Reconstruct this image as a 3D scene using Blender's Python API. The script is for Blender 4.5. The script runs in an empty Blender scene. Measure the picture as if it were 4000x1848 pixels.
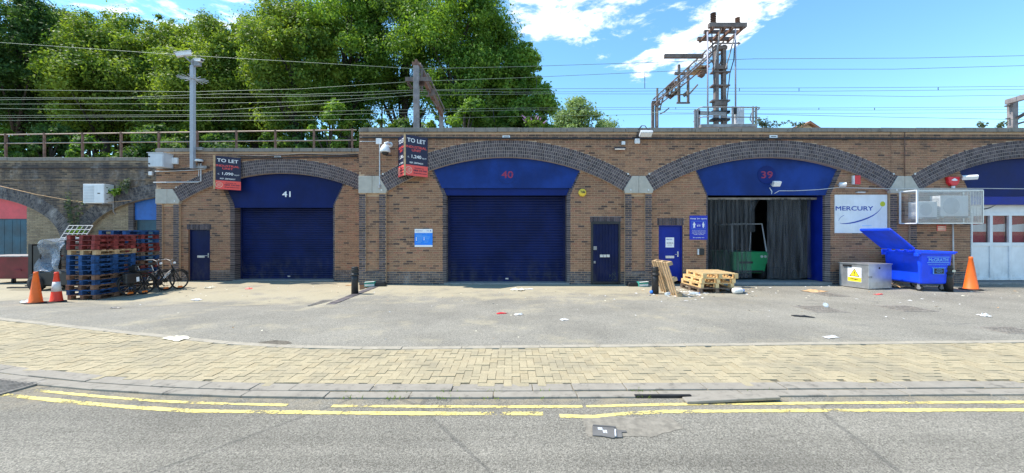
import bpy, math, random
import numpy as np
from mathutils import Vector, Matrix
R = math.radians
rnd = random.Random(7)
scene = bpy.context.scene
col = scene.collection

# ------------------------------------------------------------------ camera
EYE = 1.8; FPX = 960.0; CX = 1288.0; HZ = 585.0
cam_d = bpy.data.cameras.new('camera'); cam = bpy.data.objects.new('camera', cam_d); col.objects.link(cam)
cam.location = (0, 0, EYE); cam.rotation_euler = (R(90), 0, 0)
cam_d.sensor_width = 36.0; cam_d.lens = FPX / 2576 * 36; cam_d.shift_y = -10 / 2576
cam_d.clip_start = 0.05; cam_d.clip_end = 2000
scene.camera = cam

# ------------------------------------------------------------------ sky, sun, exposure
SUN_EL = R(58); SUN_BACK = R(4.5)           # sun stands to the left, just behind the plane of the arches
sdir = Vector((-math.cos(SUN_EL) * math.cos(SUN_BACK), math.cos(SUN_EL) * math.sin(SUN_BACK), math.sin(SUN_EL)))
sun_d = bpy.data.lights.new('sun', 'SUN'); sun = bpy.data.objects.new('sun', sun_d); col.objects.link(sun)
sun_d.energy = 3.3; sun_d.angle = R(0.53); sun_d.color = (1.0, 0.93, 0.84)
sun.rotation_euler = sdir.to_track_quat('Z', 'Y').to_euler(); sun.location = (-20, 5, 40)

world = bpy.data.worlds.new('World'); scene.world = world; world.use_nodes = True
def build_world():
    nt = world.node_tree; nt.nodes.clear(); N = nt.nodes.new; L = nt.links.new
    out = N('ShaderNodeOutputWorld'); bg = N('ShaderNodeBackground'); L(bg.outputs[0], out.inputs[0])
    sky = N('ShaderNodeTexSky'); sky.sky_type = 'NISHITA'; sky.sun_disc = False
    sky.sun_elevation = SUN_EL; sky.sun_rotation = R(-90) + SUN_BACK
    sky.air_density = 0.9; sky.dust_density = 0.05; sky.ozone_density = 2.2; sky.altitude = 20
    geo = N('ShaderNodeTexCoord')
    sep = N('ShaderNodeSeparateXYZ'); L(geo.outputs['Generated'], sep.inputs[0])
    def math_(op, a, b=None, c=None, clamp=False):
        n = N('ShaderNodeMath'); n.operation = op; n.use_clamp = clamp
        for i, s in enumerate((a, b, c)):
            if s is None: continue
            if isinstance(s, (int, float)): n.inputs[i].default_value = s
            else: L(s, n.inputs[i])
        return n.outputs[0]
    zz = math_('MAXIMUM', sep.outputs[2], 0.04)
    px = math_('DIVIDE', sep.outputs[0], zz); py = math_('DIVIDE', sep.outputs[1], zz)
    comb = N('ShaderNodeCombineXYZ'); L(px, comb.inputs[0]); L(py, comb.inputs[1])
    def noise(scale, detail, rough, off=(0, 0, 0), dist=0.0, sc=(1, 1, 1)):
        mp = N('ShaderNodeMapping'); mp.inputs['Location'].default_value = off; mp.inputs['Scale'].default_value = sc
        L(comb.outputs[0], mp.inputs[0])
        n = N('ShaderNodeTexNoise'); n.inputs['Scale'].default_value = scale; n.inputs['Detail'].default_value = detail
        n.inputs['Roughness'].default_value = rough; n.inputs['Distortion'].default_value = dist
        L(mp.outputs[0], n.inputs['Vector']); return n.outputs[0]
    def lobe(cx, cy, rx, ry, rot=0.0):
        dx = math_('SUBTRACT', px, cx); dy = math_('SUBTRACT', py, cy)
        c, s = math.cos(rot), math.sin(rot)
        a = math_('ADD', math_('MULTIPLY', dx, c / rx), math_('MULTIPLY', dy, s / rx))
        b = math_('ADD', math_('MULTIPLY', dx, -s / ry), math_('MULTIPLY', dy, c / ry))
        d = math_('ADD', math_('MULTIPLY', a, a), math_('MULTIPLY', b, b))
        return math_('SUBTRACT', 1.0, d, clamp=True)
    cov = lobe(0.26, 1.48, 0.42, 0.66, 0.0)
    cov = math_('MAXIMUM', cov, lobe(0.98, 1.92, 0.27, 0.70, 0.28))
    cov = math_('MAXIMUM', cov, math_('MULTIPLY', lobe(0.66, 1.95, 0.5, 0.6, 0.0), 0.26))
    cov = math_('MAXIMUM', cov, math_('MULTIPLY', lobe(-1.45, 1.78, 0.85, 0.34, 0.1), 0.50))
    cov = math_('MAXIMUM', cov, math_('MULTIPLY', lobe(-2.9, 3.0, 1.2, 0.5, 0.1), 0.45))
    big = noise(0.45, 2.0, 0.5, (3.7, 11.3, 0))                      # the rest of the sky: scattered fair-weather cloud
    far = math_('MULTIPLY', math_('SUBTRACT', 0.9, py, clamp=True), math_('MULTIPLY', math_('SUBTRACT', big, 0.52, clamp=True), 5.0))
    cov = math_('MAXIMUM', cov, math_('MINIMUM', far, 0.8))
    det = noise(4.6, 10.0, 0.64, (1.3, 0.2, 0), 0.25)
    den = math_('ADD', math_('MULTIPLY', math_('POWER', cov, 0.7), 1.15), math_('MULTIPLY', math_('SUBTRACT', det, 0.5), 3.4))
    den = math_('MULTIPLY', math_('SUBTRACT', den, 0.50), 1.35, clamp=True)
    den = math_('MULTIPLY', den, math_('MULTIPLY', cov, 5.0, clamp=True))
    soft = N('ShaderNodeMapRange'); soft.interpolation_type = 'SMOOTHSTEP'; L(den, soft.inputs[0])
    # the sky itself, a little more saturated as the phone saw it
    hsv = N('ShaderNodeHueSaturation'); hsv.inputs['Hue'].default_value = 0.486; hsv.inputs['Saturation'].default_value = 1.14; hsv.inputs['Value'].default_value = 1.0
    L(sky.outputs[0], hsv.inputs['Color'])
    mix = N('ShaderNodeMixRGB'); L(soft.outputs[0], mix.inputs[0]); L(hsv.outputs[0], mix.inputs[1])
    mix.inputs[2].default_value = (5.6, 5.7, 5.8, 1)
    L(mix.outputs[0], bg.inputs[0]); bg.inputs[1].default_value = 0.15
build_world()
vs = scene.view_settings; vs.view_transform = 'Standard'; vs.look = 'None'; vs.gamma = 1.0; vs.use_curve_mapping = False
vs.exposure = 1.14
scene.cycles.max_bounces = 8; scene.cycles.transparent_max_bounces = 16

# ------------------------------------------------------------------ helpers
def at(px, py, Y):
    """a point of the place from its bearing and its real distance Y"""
    return Vector(((px - CX) / FPX * Y, Y, EYE + (HZ - py) / FPX * Y))

class MB:
    def __init__(s): s.v = []; s.f = []; s.m = []
    def face(s, pts, m=0):
        b = len(s.v); s.v += [tuple(p) for p in pts]; s.f.append(tuple(range(b, b + len(pts)))); s.m.append(m)
    def box(s, x0, x1, y0, y1, z0, z1, m=0, back=True):
        b = len(s.v)
        s.v += [(x0,y0,z0),(x1,y0,z0),(x1,y1,z0),(x0,y1,z0),(x0,y0,z1),(x1,y0,z1),(x1,y1,z1),(x0,y1,z1)]
        fs = [(0,1,5,4),(1,2,6,5),(3,0,4,7),(0,3,2,1),(4,5,6,7)]
        if back: fs.append((2,3,7,6))
        for f in fs: s.f.append(tuple(b + i for i in f)); s.m.append(m)
        return s
    def obox(s, c, size, M=None, m=0):
        b = len(s.v); hx, hy, hz = [k / 2 for k in size]; c = Vector(c)
        for q in ((-1,-1,-1),(1,-1,-1),(1,1,-1),(-1,1,-1),(-1,-1,1),(1,-1,1),(1,1,1),(-1,1,1)):
            p = Vector((q[0]*hx, q[1]*hy, q[2]*hz))
            if M is not None: p = M @ p
            s.v.append(tuple(c + p))
        for f in ((0,1,5,4),(1,2,6,5),(2,3,7,6),(3,0,4,7),(0,3,2,1),(4,5,6,7)): s.f.append(tuple(b+i for i in f)); s.m.append(m)
        return s
    def bar(s, a, b_, w, h, m=0, up=(0,0,1)):
        a = Vector(a); b_ = Vector(b_); d = b_ - a; l = d.length
        if l < 1e-6: return s
        d.normalize(); u = Vector(up)
        if abs(d.dot(u)) > .97: u = Vector((0,1,0))
        r = d.cross(u).normalized(); u = r.cross(d).normalized()
        M = Matrix((r, d, u)).transposed()
        return s.obox((a + b_) / 2, (w, l, h), M, m)
    def prism(s, pts, y0, y1, m=0, back=True):            # polygon in x,z pushed along y
        b = len(s.v); n = len(pts)
        s.v += [(p[0], y0, p[1]) for p in pts] + [(p[0], y1, p[1]) for p in pts]
        s.f.append(tuple(range(b, b+n))); s.m.append(m)
        if back: s.f.append(tuple(range(b+2*n-1, b+n-1, -1))); s.m.append(m)
        for i in range(n):
            j = (i+1) % n
            s.f.append((b+i, b+n+i, b+n+j, b+j)); s.m.append(m)
        return s
    def zprism(s, pts, z0, z1, m=0):                        # polygon in x,y pushed up
        b = len(s.v); n = len(pts)
        s.v += [(p[0], p[1], z0) for p in pts] + [(p[0], p[1], z1) for p in pts]
        s.f.append(tuple(range(b+n-1, b-1, -1))); s.m.append(m); s.f.append(tuple(range(b+n, b+2*n))); s.m.append(m)
        for i in range(n):
            j = (i+1) % n; s.f.append((b+i, b+j, b+n+j, b+n+i)); s.m.append(m)
        return s
    def tube(s, pts, r, n=6, m=0, cap=True):
        pts = [Vector(p) for p in pts]; k = len(pts); b = len(s.v); rs = r if isinstance(r, (list, tuple)) else [r]*k
        prev = None
        for i, p in enumerate(pts):
            d = (pts[min(i+1, k-1)] - pts[max(i-1, 0)])
            d = d.normalized() if d.length > 1e-9 else Vector((0,0,1))
            if prev is None:
                u = Vector((0,0,1)) if abs(d.z) < .9 else Vector((1,0,0))
            else: u = prev
            a = d.cross(u)
            if a.length < 1e-6: a = d.cross(Vector((0,1,0)))
            a.normalize(); u = a.cross(d).normalized(); prev = u
            for j in range(n):
                t = 2*math.pi*j/n; s.v.append(tuple(p + (a*math.cos(t) + u*math.sin(t))*rs[i]))
        for i in range(k-1):
            for j in range(n):
                jj = (j+1) % n; s.f.append((b+i*n+j, b+i*n+jj, b+(i+1)*n+jj, b+(i+1)*n+j)); s.m.append(m)
        if cap:
            s.f.append(tuple(b+n-1-j for j in range(n))); s.m.append(m)
            s.f.append(tuple(b+(k-1)*n+j for j in range(n))); s.m.append(m)
        return s
    def lathe(s, prof, n=16, c=(0,0,0), m=0, axis='z'):
        b = len(s.v); k = len(prof)
        for (r, h) in prof:
            for j in range(n):
                t = 2*math.pi*j/n; x, y = r*math.cos(t), r*math.sin(t)
                q = {'z': (x, y, h), 'x': (h, x, y), 'y': (x, h, y)}[axis]
                s.v.append((c[0]+q[0], c[1]+q[1], c[2]+q[2]))
        for i in range(k-1):
            for j in range(n):
                jj = (j+1) % n; s.f.append((b+i*n+j, b+i*n+jj, b+(i+1)*n+jj, b+(i+1)*n+j)); s.m.append(m)
        s.f.append(tuple(b+n-1-j for j in range(n))); s.m.append(m)
        s.f.append(tuple(b+(k-1)*n+j for j in range(n))); s.m.append(m)
        return s
    def xf(s, M):
        s.v = [tuple(M @ Vector(p)) for p in s.v]; return s
    def mesh(s, name, mats, smooth=False):
        me = bpy.data.meshes.new(name); me.from_pydata(s.v, [], s.f)
        for mt in (mats if isinstance(mats, (list, tuple)) else [mats]): me.materials.append(mt)
        if len(me.materials) > 1: me.polygons.foreach_set('material_index', s.m)
        if smooth: me.shade_smooth()
        me.update(); return me

def new(name, data, parent=None, loc=None, rot=None):
    o = bpy.data.objects.new(name, data); col.objects.link(o)
    if parent is not None: o.parent = parent
    if loc is not None: o.location = loc
    if rot is not None: o.rotation_euler = rot
    return o
def ob(name, mb, mats, parent=None, smooth=False, bevel=0, loc=None, rot=None):
    o = new(name, mb.mesh(name, mats, smooth), parent, loc, rot)
    if bevel:
        md = o.modifiers.new('bevel', 'BEVEL'); md.width = bevel; md.segments = 2; md.limit_method = 'ANGLE'; md.angle_limit = R(35)
        md.harden_normals = False
    return o
def tag(o, label, cat, group=None):
    o['label'] = label; o['category'] = cat
    if group: o['group'] = group
    return o
def thing(name, label, cat, loc=(0,0,0), rotz=0, group=None):
    o = new(name, None, None, loc, (0,0,rotz)); o.empty_display_size = .2
    return tag(o, label, cat, group)
def struct(o): o['kind'] = 'structure'; return o
def stuff(o): o['kind'] = 'stuff'; return o
def copy_tree(o, parent=None):
    c = o.copy(); col.objects.link(c); c.parent = parent
    for ch in list(o.children): copy_tree(ch, c)
    return c

# ------------------------------------------------------------------ materials
class NT:
    def __init__(s, name):
        s.m = bpy.data.materials.new(name); s.m.use_nodes = True; s.t = s.m.node_tree; s.t.nodes.clear()
        s.out = s.n('ShaderNodeOutputMaterial')
    def n(s, t, **kw):
        k = s.t.nodes.new(t)
        for a, b in kw.items(): setattr(k, a, b)
        return k
    def l(s, a, b): s.t.links.new(a, b)
    def set(s, sock, v):
        if isinstance(v, (int, float)): sock.default_value = v
        elif isinstance(v, (tuple, list)): sock.default_value = (*v, 1) if len(v) == 3 and sock.type == 'RGBA' else v
        else: s.l(v, sock)
    def math(s, op, a, b=0.0, clamp=False):
        k = s.n('ShaderNodeMath', operation=op, use_clamp=clamp); s.set(k.inputs[0], a); s.set(k.inputs[1], b); return k.outputs[0]
    def mix(s, f, a, b, mode='MIX'):
        k = s.n('ShaderNodeMixRGB', blend_type=mode); s.set(k.inputs[0], f); s.set(k.inputs[1], a); s.set(k.inputs[2], b); return k.outputs[0]
    def pos(s): return s.n('ShaderNodeNewGeometry').outputs['Position']
    def noise(s, vec, scale, detail=4, rough=.55, dist=0):
        k = s.n('ShaderNodeTexNoise'); s.l(vec, k.inputs['Vector'])
        k.inputs['Scale'].default_value = scale; k.inputs['Detail'].default_value = detail; k.inputs['Roughness'].default_value = rough
        k.inputs['Distortion'].default_value = dist; return k.outputs[0]
    def vor(s, vec, scale, feature='F1', out='Distance', rnd_=1.0):
        k = s.n('ShaderNodeTexVoronoi', feature=feature); s.l(vec, k.inputs['Vector']); k.inputs['Scale'].default_value = scale
        if 'Randomness' in k.inputs: k.inputs['Randomness'].default_value = rnd_
        return k.outputs[out]
    def ramp(s, fac, stops, interp='LINEAR'):
        k = s.n('ShaderNodeValToRGB'); s.l(fac, k.inputs[0]); cr = k.color_ramp; cr.interpolation = interp
        while len(cr.elements) < len(stops): cr.elements.new(.5)
        for e, (p, c) in zip(cr.elements, stops): e.position = p; e.color = (*c, 1) if len(c) == 3 else c
        return k.outputs[0]
    def rng(s, v, a, b, c=0.0, d=1.0, smooth=True):
        k = s.n('ShaderNodeMapRange', interpolation_type='SMOOTHSTEP' if smooth else 'LINEAR')
        s.l(v, k.inputs[0]); k.inputs[1].default_value = a; k.inputs[2].default_value = b; k.inputs[3].default_value = c; k.inputs[4].default_value = d
        return k.outputs[0]
    def map(s, vec, scale=(1,1,1), loc=(0,0,0), rot=(0,0,0)):
        k = s.n('ShaderNodeMapping'); s.l(vec, k.inputs[0]); k.inputs['Scale'].default_value = scale; k.inputs['Location'].default_value = loc
        k.inputs['Rotation'].default_value = rot; return k.outputs[0]
    def sep(s, vec): k = s.n('ShaderNodeSeparateXYZ'); s.l(vec, k.inputs[0]); return k.outputs
    def rand(s):
        a = s.n('ShaderNodeObjectInfo').outputs['Random']; b = s.n('ShaderNodeNewGeometry').outputs['Random Per Island']
        return s.math('FRACT', s.math('ADD', s.math('MULTIPLY', a, 1.0), s.math('MULTIPLY', b, 7.31)), 0)
    def bsdf(s, color, rough=.8, metal=0.0, spec=.4, bump=None, bstr=.4, bdist=.01, alpha=None):
        p = s.n('ShaderNodeBsdfPrincipled'); s.set(p.inputs['Base Color'], color); s.set(p.inputs['Roughness'], rough)
        s.set(p.inputs['Metallic'], metal); p.inputs['Specular IOR Level'].default_value = spec
        if alpha is not None: s.set(p.inputs['Alpha'], alpha)
        if bump is not None:
            b = s.n('ShaderNodeBump'); b.inputs['Strength'].default_value = bstr; b.inputs['Distance'].default_value = bdist
            s.l(bump, b.inputs['Height']); s.l(b.outputs[0], p.inputs['Normal'])
        s.l(p.outputs[0], s.out.inputs[0]); return p

def mul(c, k): return tuple(min(1, x*k) for x in c)
def mat(name, c, rough=.6, metal=0.0, var=.18, scale=3.0, spec=.4, bump=.15, bscale=60, rv=0.0, dirt=0.0, dirtc=(.10,.09,.07), streak=False, splash=0.0):
    t = NT(name); p = t.pos()
    n = t.noise(p, scale, 5, .6); f = t.rng(n, .3, .7)
    cc = t.mix(f, mul(c, 1-var), mul(c, 1+var))
    if rv:
        r = t.rand(); cc = t.mix(1.0, cc, t.ramp(r, [(0, (1-rv,)*3), (1, (1+rv,)*3)]), 'MULTIPLY')
    if dirt:
        v = t.map(p, (6, 6, .6)) if streak else p
        d = t.noise(v, 2.2, 6, .65); cc = t.mix(t.math('MULTIPLY', t.rng(d, .48, .78), dirt), cc, dirtc)
    if splash:                                            # dried splashes and scuffs low down
        z = t.sep(p)[2]; s = t.noise(t.map(p, (2.5, 2.5, 1.2)), 2.0, 6, .7); cc = t.mix(t.math('MULTIPLY', t.math('MULTIPLY', t.rng(z, 1.1, .05), t.rng(s, .42, .68)), splash), cc, (.085,.082,.078))
    b = t.noise(p, bscale, 3, .6)
    rr = t.math('ADD', t.math('MULTIPLY', t.math('SUBTRACT', n, .5), .25), rough, clamp=True)
    t.bsdf(cc, rr, metal, spec, b if bump else None, bump, .01)
    return t.m

def brick_mat(name, stops, soot=0.0, lime=0.0, bands=False):
    t = NT(name); p = t.pos(); r = t.rand()
    c = t.ramp(r, stops, 'LINEAR')
    n = t.noise(p, 26, 5, .7); c = t.mix(1.0, c, t.ramp(n, [(.25, (.62,)*3), (.75, (1.34,)*3)]), 'MULTIPLY')
    big = t.noise(p, .8, 5, .65); c = t.mix(t.math('MULTIPLY', t.rng(big, .45, .70), .42), c, t.mix(1.0, c, (.62, .56, .52), 'MULTIPLY'))
    if soot:
        z = t.sep(p)[2]; v = t.map(p, (1.6, 1.6, .28)); s = t.noise(v, 1.5, 6, .7)
        c = t.mix(t.math('MULTIPLY', t.rng(s, .36, .66), soot), c, (.045, .042, .05))
        if soot < .2:                                     # run-off stains below the coping
            dr = t.noise(t.map(p, (2.2, 2.2, .25), (3, 0, 0)), 1.8, 5, .7); c = t.mix(t.math('MULTIPLY', t.math('MULTIPLY', t.rng(z, 4.55, 5.1), t.rng(dr, .36, .62)), .72), c, (.052, .044, .042))
    if lime:
        v = t.map(p, (1.2, 1.2, .7)); s = t.noise(v, 1.7, 7, .72)
        c = t.mix(t.math('MULTIPLY', t.rng(s, .52, .70), lime), c, (.46, .44, .42))
    t.bsdf(c, .82, 0, .3, t.noise(p, 90, 4, .65), .35, .004)
    return t.m
TAN = [(0,(.085,.056,.050)),(.05,(.15,.087,.063)),(.13,(.255,.138,.086)),(.34,(.345,.190,.112)),(.52,(.285,.158,.098)),(.68,(.355,.192,.110)),(.84,(.345,.160,.102)),(.93,(.395,.225,.132)),(1,(.18,.102,.074))]
BLU = [(0,(.052,.043,.050)),(.3,(.082,.067,.076)),(.6,(.110,.088,.097)),(.85,(.142,.113,.118)),(1,(.092,.066,.065))]
OLD = [(0,(.06,.05,.045)),(.3,(.125,.092,.068)),(.6,(.20,.145,.10)),(.85,(.26,.185,.12)),(1,(.14,.11,.095))]
STOCK = [(0,(.22,.17,.11)),(.3,(.30,.235,.15)),(.6,(.36,.285,.185)),(.85,(.32,.245,.16)),(1,(.25,.19,.13))]
m_brick = brick_mat('tan_brick', TAN, soot=.12)
m_blue = brick_mat('blue_engineering_brick', BLU)
m_plinth = brick_mat('plinth_brick', [(0,(.07,.062,.068)),(.5,(.115,.10,.105)),(1,(.165,.14,.13))], lime=.35)
m_old = brick_mat('sooty_brick', OLD, soot=.78, lime=.3)
m_oldring = brick_mat('old_arch_brick', [(0,(.06,.06,.07)),(.5,(.12,.115,.125)),(1,(.19,.175,.165))], soot=.35, lime=.6)
m_stock = brick_mat('yellow_stock_brick', STOCK, soot=.1)
def mortar(name, c, soot=0):
    t = NT(name); p = t.pos(); n = t.noise(p, 14, 5, .65)
    cc = t.mix(n, mul(c, .62), mul(c, 1.25))
    if soot:
        s = t.noise(t.map(p, (1.6,1.6,.28)), 1.5, 6, .7); cc = t.mix(t.math('MULTIPLY', t.rng(s, .36, .66), soot), cc, (.05,.046,.05))
    t.bsdf(cc, .92, 0, .2, t.noise(p, 120, 3), .3, .003); return t.m
m_mortar = mortar('tan_mortar', (.53,.365,.238)); m_mortarb = mortar('grey_mortar', (.42,.355,.315)); m_mortaro = mortar('old_mortar', (.34,.29,.225), .5)
def concrete(name, c, stain=.5):
    t = NT(name); p = t.pos(); n = t.noise(p, 5, 7, .68); cc = t.mix(n, mul(c, .68), mul(c, 1.28))
    s = t.noise(t.map(p, (3.5, 3.5, .7)), 1.9, 6, .7); cc = t.mix(t.math('MULTIPLY', t.rng(s, .5, .72), stain), cc, (.075,.07,.06))
    t.bsdf(cc, .9, 0, .25, t.noise(p, 60, 5, .7), .35, .006); return t.m
m_coping = concrete('coping_concrete', (.245,.222,.195), .7); m_corbel = concrete('corbel_concrete', (.47,.435,.375), .16)
m_kerb = concrete('kerb_concrete', (.30,.27,.222), .6); m_edge = concrete('edging_concrete', (.37,.33,.26), .4)
m_slab = concrete('slab_concrete', (.27,.26,.25), .4)

def asphalt(name, yard):
    t = NT(name); p = t.pos(); x, y, z = t.sep(p)
    if yard: base = (.262,.244,.202); lo, hi = .62, 1.3
    else: base = (.248,.229,.188); lo, hi = .55, 1.42
    big = t.noise(p, .55, 6, .62); cc = t.mix(t.rng(big, .3, .7), mul(base, .86), mul(base, 1.14))
    v = t.vor(p, 125 if not yard else 130, out='Color'); vr = t.n('ShaderNodeRGBToBW'); t.l(v, vr.inputs[0])
    cc = t.mix(1.0, cc, t.ramp(vr.outputs[0], [(.15, (lo,)*3), (.55, (1.0,)*3), (.9, (hi,)*3)]), 'MULTIPLY')
    fine = t.noise(p, 45, 6, .8); cc = t.mix(1.0, cc, t.ramp(fine, [(.28, (.5,)*3), (.5, (1.,)*3), (.74, (1.5,)*3)]), 'MULTIPLY')
    if yard:
        # sandy dust lying towards the arches and in drifts
        w = t.noise(p, .9, 6, .7); d = t.rng(y, 8.6, 12.6); left = t.rng(x, 9.0, 2.0)
        du = t.math('MULTIPLY', t.math('MULTIPLY', t.rng(t.math('ADD', w, t.math('MULTIPLY', d, .28)), .50, .78), .62), left)
        cc = t.mix(du, cc, (.46,.40,.265))
        o = t.noise(t.map(p, (.6, 1.5, 1), (4, 1, 0)), .8, 5, .7); cc = t.mix(t.math('MULTIPLY', t.rng(o, .60, .72), .42), cc, (.11,.108,.105))
        o2 = t.noise(t.map(p, (1, 2.2, 1), (9, 3, 0)), 2.3, 5, .7); cc = t.mix(t.math('MULTIPLY', t.rng(o2, .64, .72), .5), cc, (.13,.125,.12))
        sp = t.vor(p, 9, out='Distance'); cc = t.mix(t.math('MULTIPLY', t.rng(sp, .055, .03), .5), cc, (.62,.6,.56))
    else:
        o = t.noise(t.map(p, (.5, 1.6, 1)), .9, 5, .7); cc = t.mix(t.math('MULTIPLY', t.rng(o, .55, .75), .35), cc, (.30,.285,.25))
        tr = t.noise(t.map(p, (.10, 2.6, 1), (2, 5, 0)), 1.0, 4, .6); cc = t.mix(1.0, cc, t.ramp(tr, [(.34, (.84,)*3), (.64, (1.12,)*3)]), 'MULTIPLY')
        gut = t.math('MULTIPLY', t.rng(y, 3.75, 4.15), t.rng(t.noise(p, 3.2, 5, .7), .4, .62)); cc = t.mix(t.math('MULTIPLY', gut, .55), cc, (.36,.30,.20))
        cr = t.vor(t.map(p, (.35, .35, .35)), 1.0, 'DISTANCE_TO_EDGE'); wob = t.noise(p, 9, 4, .7)
        cc = t.mix(t.math('MULTIPLY', t.rng(t.math('ADD', cr, t.math('MULTIPLY', t.math('SUBTRACT', wob, .5), .03)), .010, .003), .35), cc, (.06,.06,.058))
    b = t.math('ADD', t.math('MULTIPLY', vr.outputs[0], .6), t.math('MULTIPLY', fine, .9))
    t.bsdf(cc, .93, 0, .22, b, .75 if not yard else .5, .012 if not yard else .006); return t.m
m_road = asphalt('road_asphalt', False); m_yard = asphalt('yard_asphalt', True)
def paver_mat():
    t = NT('buff_paver'); p = t.pos(); r = t.rand()
    c = t.ramp(r, [(0,(.34,.288,.186)),(.4,(.39,.33,.21)),(.75,(.42,.352,.225)),(1,(.36,.296,.182))])
    n = t.noise(p, 60, 5, .75); c = t.mix(1.0, c, t.ramp(n, [(.25,(.68,)*3),(.75,(1.3,)*3)]), 'MULTIPLY')
    b = t.noise(p, 1.1, 6, .7); c = t.mix(t.math('MULTIPLY', t.rng(b, .44, .68), .62), c, (.25,.222,.16))
    g = t.vor(p, 6.5); c = t.mix(t.math('MULTIPLY', t.rng(g, .07, .04), .55), c, (.16,.15,.13))
    t.bsdf(c, .9, 0, .25, n, .4, .004); return t.m
m_paver = paver_mat()
m_sand = mat('joint_sand', (.20,.17,.115), .95, var=.35, scale=18, bump=.4)
def yellow_mat():
    t = NT('worn_yellow_paint'); p = t.pos(); n = t.noise(p, 34, 6, .78); big = t.noise(p, 2.3, 4, .6)
    c = t.mix(t.noise(p, 9, 4), (.60,.47,.13), (.76,.64,.26))
    a = t.rng(t.math('ADD', n, t.math('MULTIPLY', t.math('SUBTRACT', big, .5), .9)), .37, .45)
    t.bsdf(c, .8, 0, .3, n, .4, .004, alpha=a); return t.m
m_yellow = yellow_mat()
m_patch = mat('tar_patch', (.235,.212,.170), .95, var=.22, scale=14, bump=.5, bscale=90)
m_pothole = mat('pothole_grit', (.12,.105,.08), .95, var=.5, scale=14, bump=.8, bscale=50)
m_stain = mat('oil_stain', (.155,.145,.128), .9, var=.25, scale=6, bump=.4, bscale=90)

NAVY = (.006,.012,.062); ROYAL = (.006,.022,.25)
m_navy = mat('navy_paint', NAVY, .5, splash=.4, spec=.18, var=.22, scale=2.0, dirt=.25, dirtc=(.03,.035,.06), streak=True)
m_shutter = mat('navy_shutter', (.0065,.0135,.074), .45, splash=.5, var=.25, scale=1.2, spec=.16, dirt=.45, dirtc=(.020,.022,.05), streak=True)
m_span = mat('blue_panel', (.010,.038,.20), .55, spec=.15, var=.3, scale=.9, dirt=.3, dirtc=(.02,.035,.13), streak=True)
m_span41 = mat('dark_blue_panel', (.004,.014,.095), .55, spec=.15, var=.25, scale=.9, dirt=.3, dirtc=(.015,.025,.08), streak=True)
m_royal = mat('royal_blue_paint', ROYAL, .45, splash=.25, spec=.2, var=.15, scale=2)
m_teal = mat('teal_door', (.02,.075,.115), .5, var=.35, scale=1.5, dirt=.4, dirtc=(.01,.03,.05), streak=True)
m_pink = mat('faded_red_panel', (.62,.085,.10), .55, var=.12)
m_bluepanel = mat('bright_blue_panel', (.02,.12,.42), .5, var=.15)
m_white = mat('white_paint', (.74,.75,.76), .5, splash=.25, var=.06, dirt=.2, dirtc=(.45,.43,.4), streak=True)
m_whiteclean = mat('white_print', (.80,.81,.83), .5, var=.02, bump=0)
m_polegrey = mat('pole_grey', (.36,.385,.43), .5, var=.08)
m_grey = mat('grey_steel', (.40,.42,.44), .45, .25, var=.15)
m_ltgrey = mat('light_grey_enamel', (.56,.58,.61), .45, var=.07, dirt=.15, dirtc=(.3,.29,.27), streak=True)
m_galv = mat('galvanised_steel', (.52,.53,.54), .34, .7, var=.10, scale=5)
m_galvd = mat('weathered_steel', (.30,.29,.29), .6, .35, var=.3, scale=4, dirt=.45, dirtc=(.16,.085,.05))
m_rust = mat('rusty_iron', (.20,.115,.085), .85, .2, var=.4, scale=6, dirt=.5, dirtc=(.32,.24,.18))
m_mast = mat('mast_steel', (.19,.155,.14), .7, .2, var=.3, scale=3, dirt=.5, dirtc=(.17,.095,.07))
m_black = mat('black_paint', (.020,.020,.022), .45, var=.3, dirt=.35, dirtc=(.09,.085,.075))
m_rubber = mat('black_rubber', (.022,.022,.023), .8, var=.3, dirt=.4, dirtc=(.10,.09,.08))
m_cable = mat('black_cable', (.03,.03,.034), .6)
m_wire = mat('copper_wire', (.17,.22,.17), .5, .3, var=.1)
m_orange = mat('orange_cone_plastic', (.86,.145,.016), .5, var=.1, dirt=.35, dirtc=(.45,.12,.04))
m_redcone = mat('red_cone_plastic', (.80,.055,.022), .5, var=.1, dirt=.25, dirtc=(.4,.06,.04))
m_reflect = mat('cone_sleeve', (.62,.60,.58), .5, var=.2, dirt=.3, dirtc=(.5,.3,.26))
m_bin = mat('blue_bin_plastic', (.006,.065,.82), .42, splash=.12, var=.12, dirt=.22, dirtc=(.03,.06,.30), streak=True)
m_redbin = mat('maroon_bin_steel', (.15,.022,.028), .55, var=.25, dirt=.35, dirtc=(.07,.03,.03), streak=True)
m_red = mat('red_plastic', (.66,.025,.035), .4, var=.1)
m_redreflection = mat('red_reflection', (.42,.028,.045), .7, var=.15, bump=0)  # red of a car's reflection, painted behind the shopfront glass
m_redsign = mat('red_print', (.86,.10,.085), .5, var=.04, bump=0)
m_navyprint = mat('navy_print', (.008,.010,.045), .45, var=.05, bump=0)
m_blueprint = mat('blue_print', (.010,.055,.34), .5, var=.04, bump=0)
m_sky_print = mat('bright_blue_print', (.01,.22,.80), .45, var=.05, bump=0)
m_paleprint = mat('pale_blue_print', (.18,.46,.85), .5, var=.02, bump=0)
m_keepblue = mat('safety_blue_print', (.012,.032,.44), .45, var=.05, bump=0)
m_yelprint = mat('yellow_print', (.86,.68,.03), .5, var=.04, bump=0)
m_lime = mat('lime_print', (.50,.52,.03), .5, var=.04, bump=0)
m_darkprint = mat('dark_print', (.02,.02,.025), .5, var=.05, bump=0)
m_redink = mat('red_number_paint', (.27,.025,.08), .6, var=.3, scale=30, bump=0)
m_yale = mat('yellow_alarm_plastic', (.78,.55,.06), .4, var=.08, dirt=.3, dirtc=(.4,.3,.1))
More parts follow.
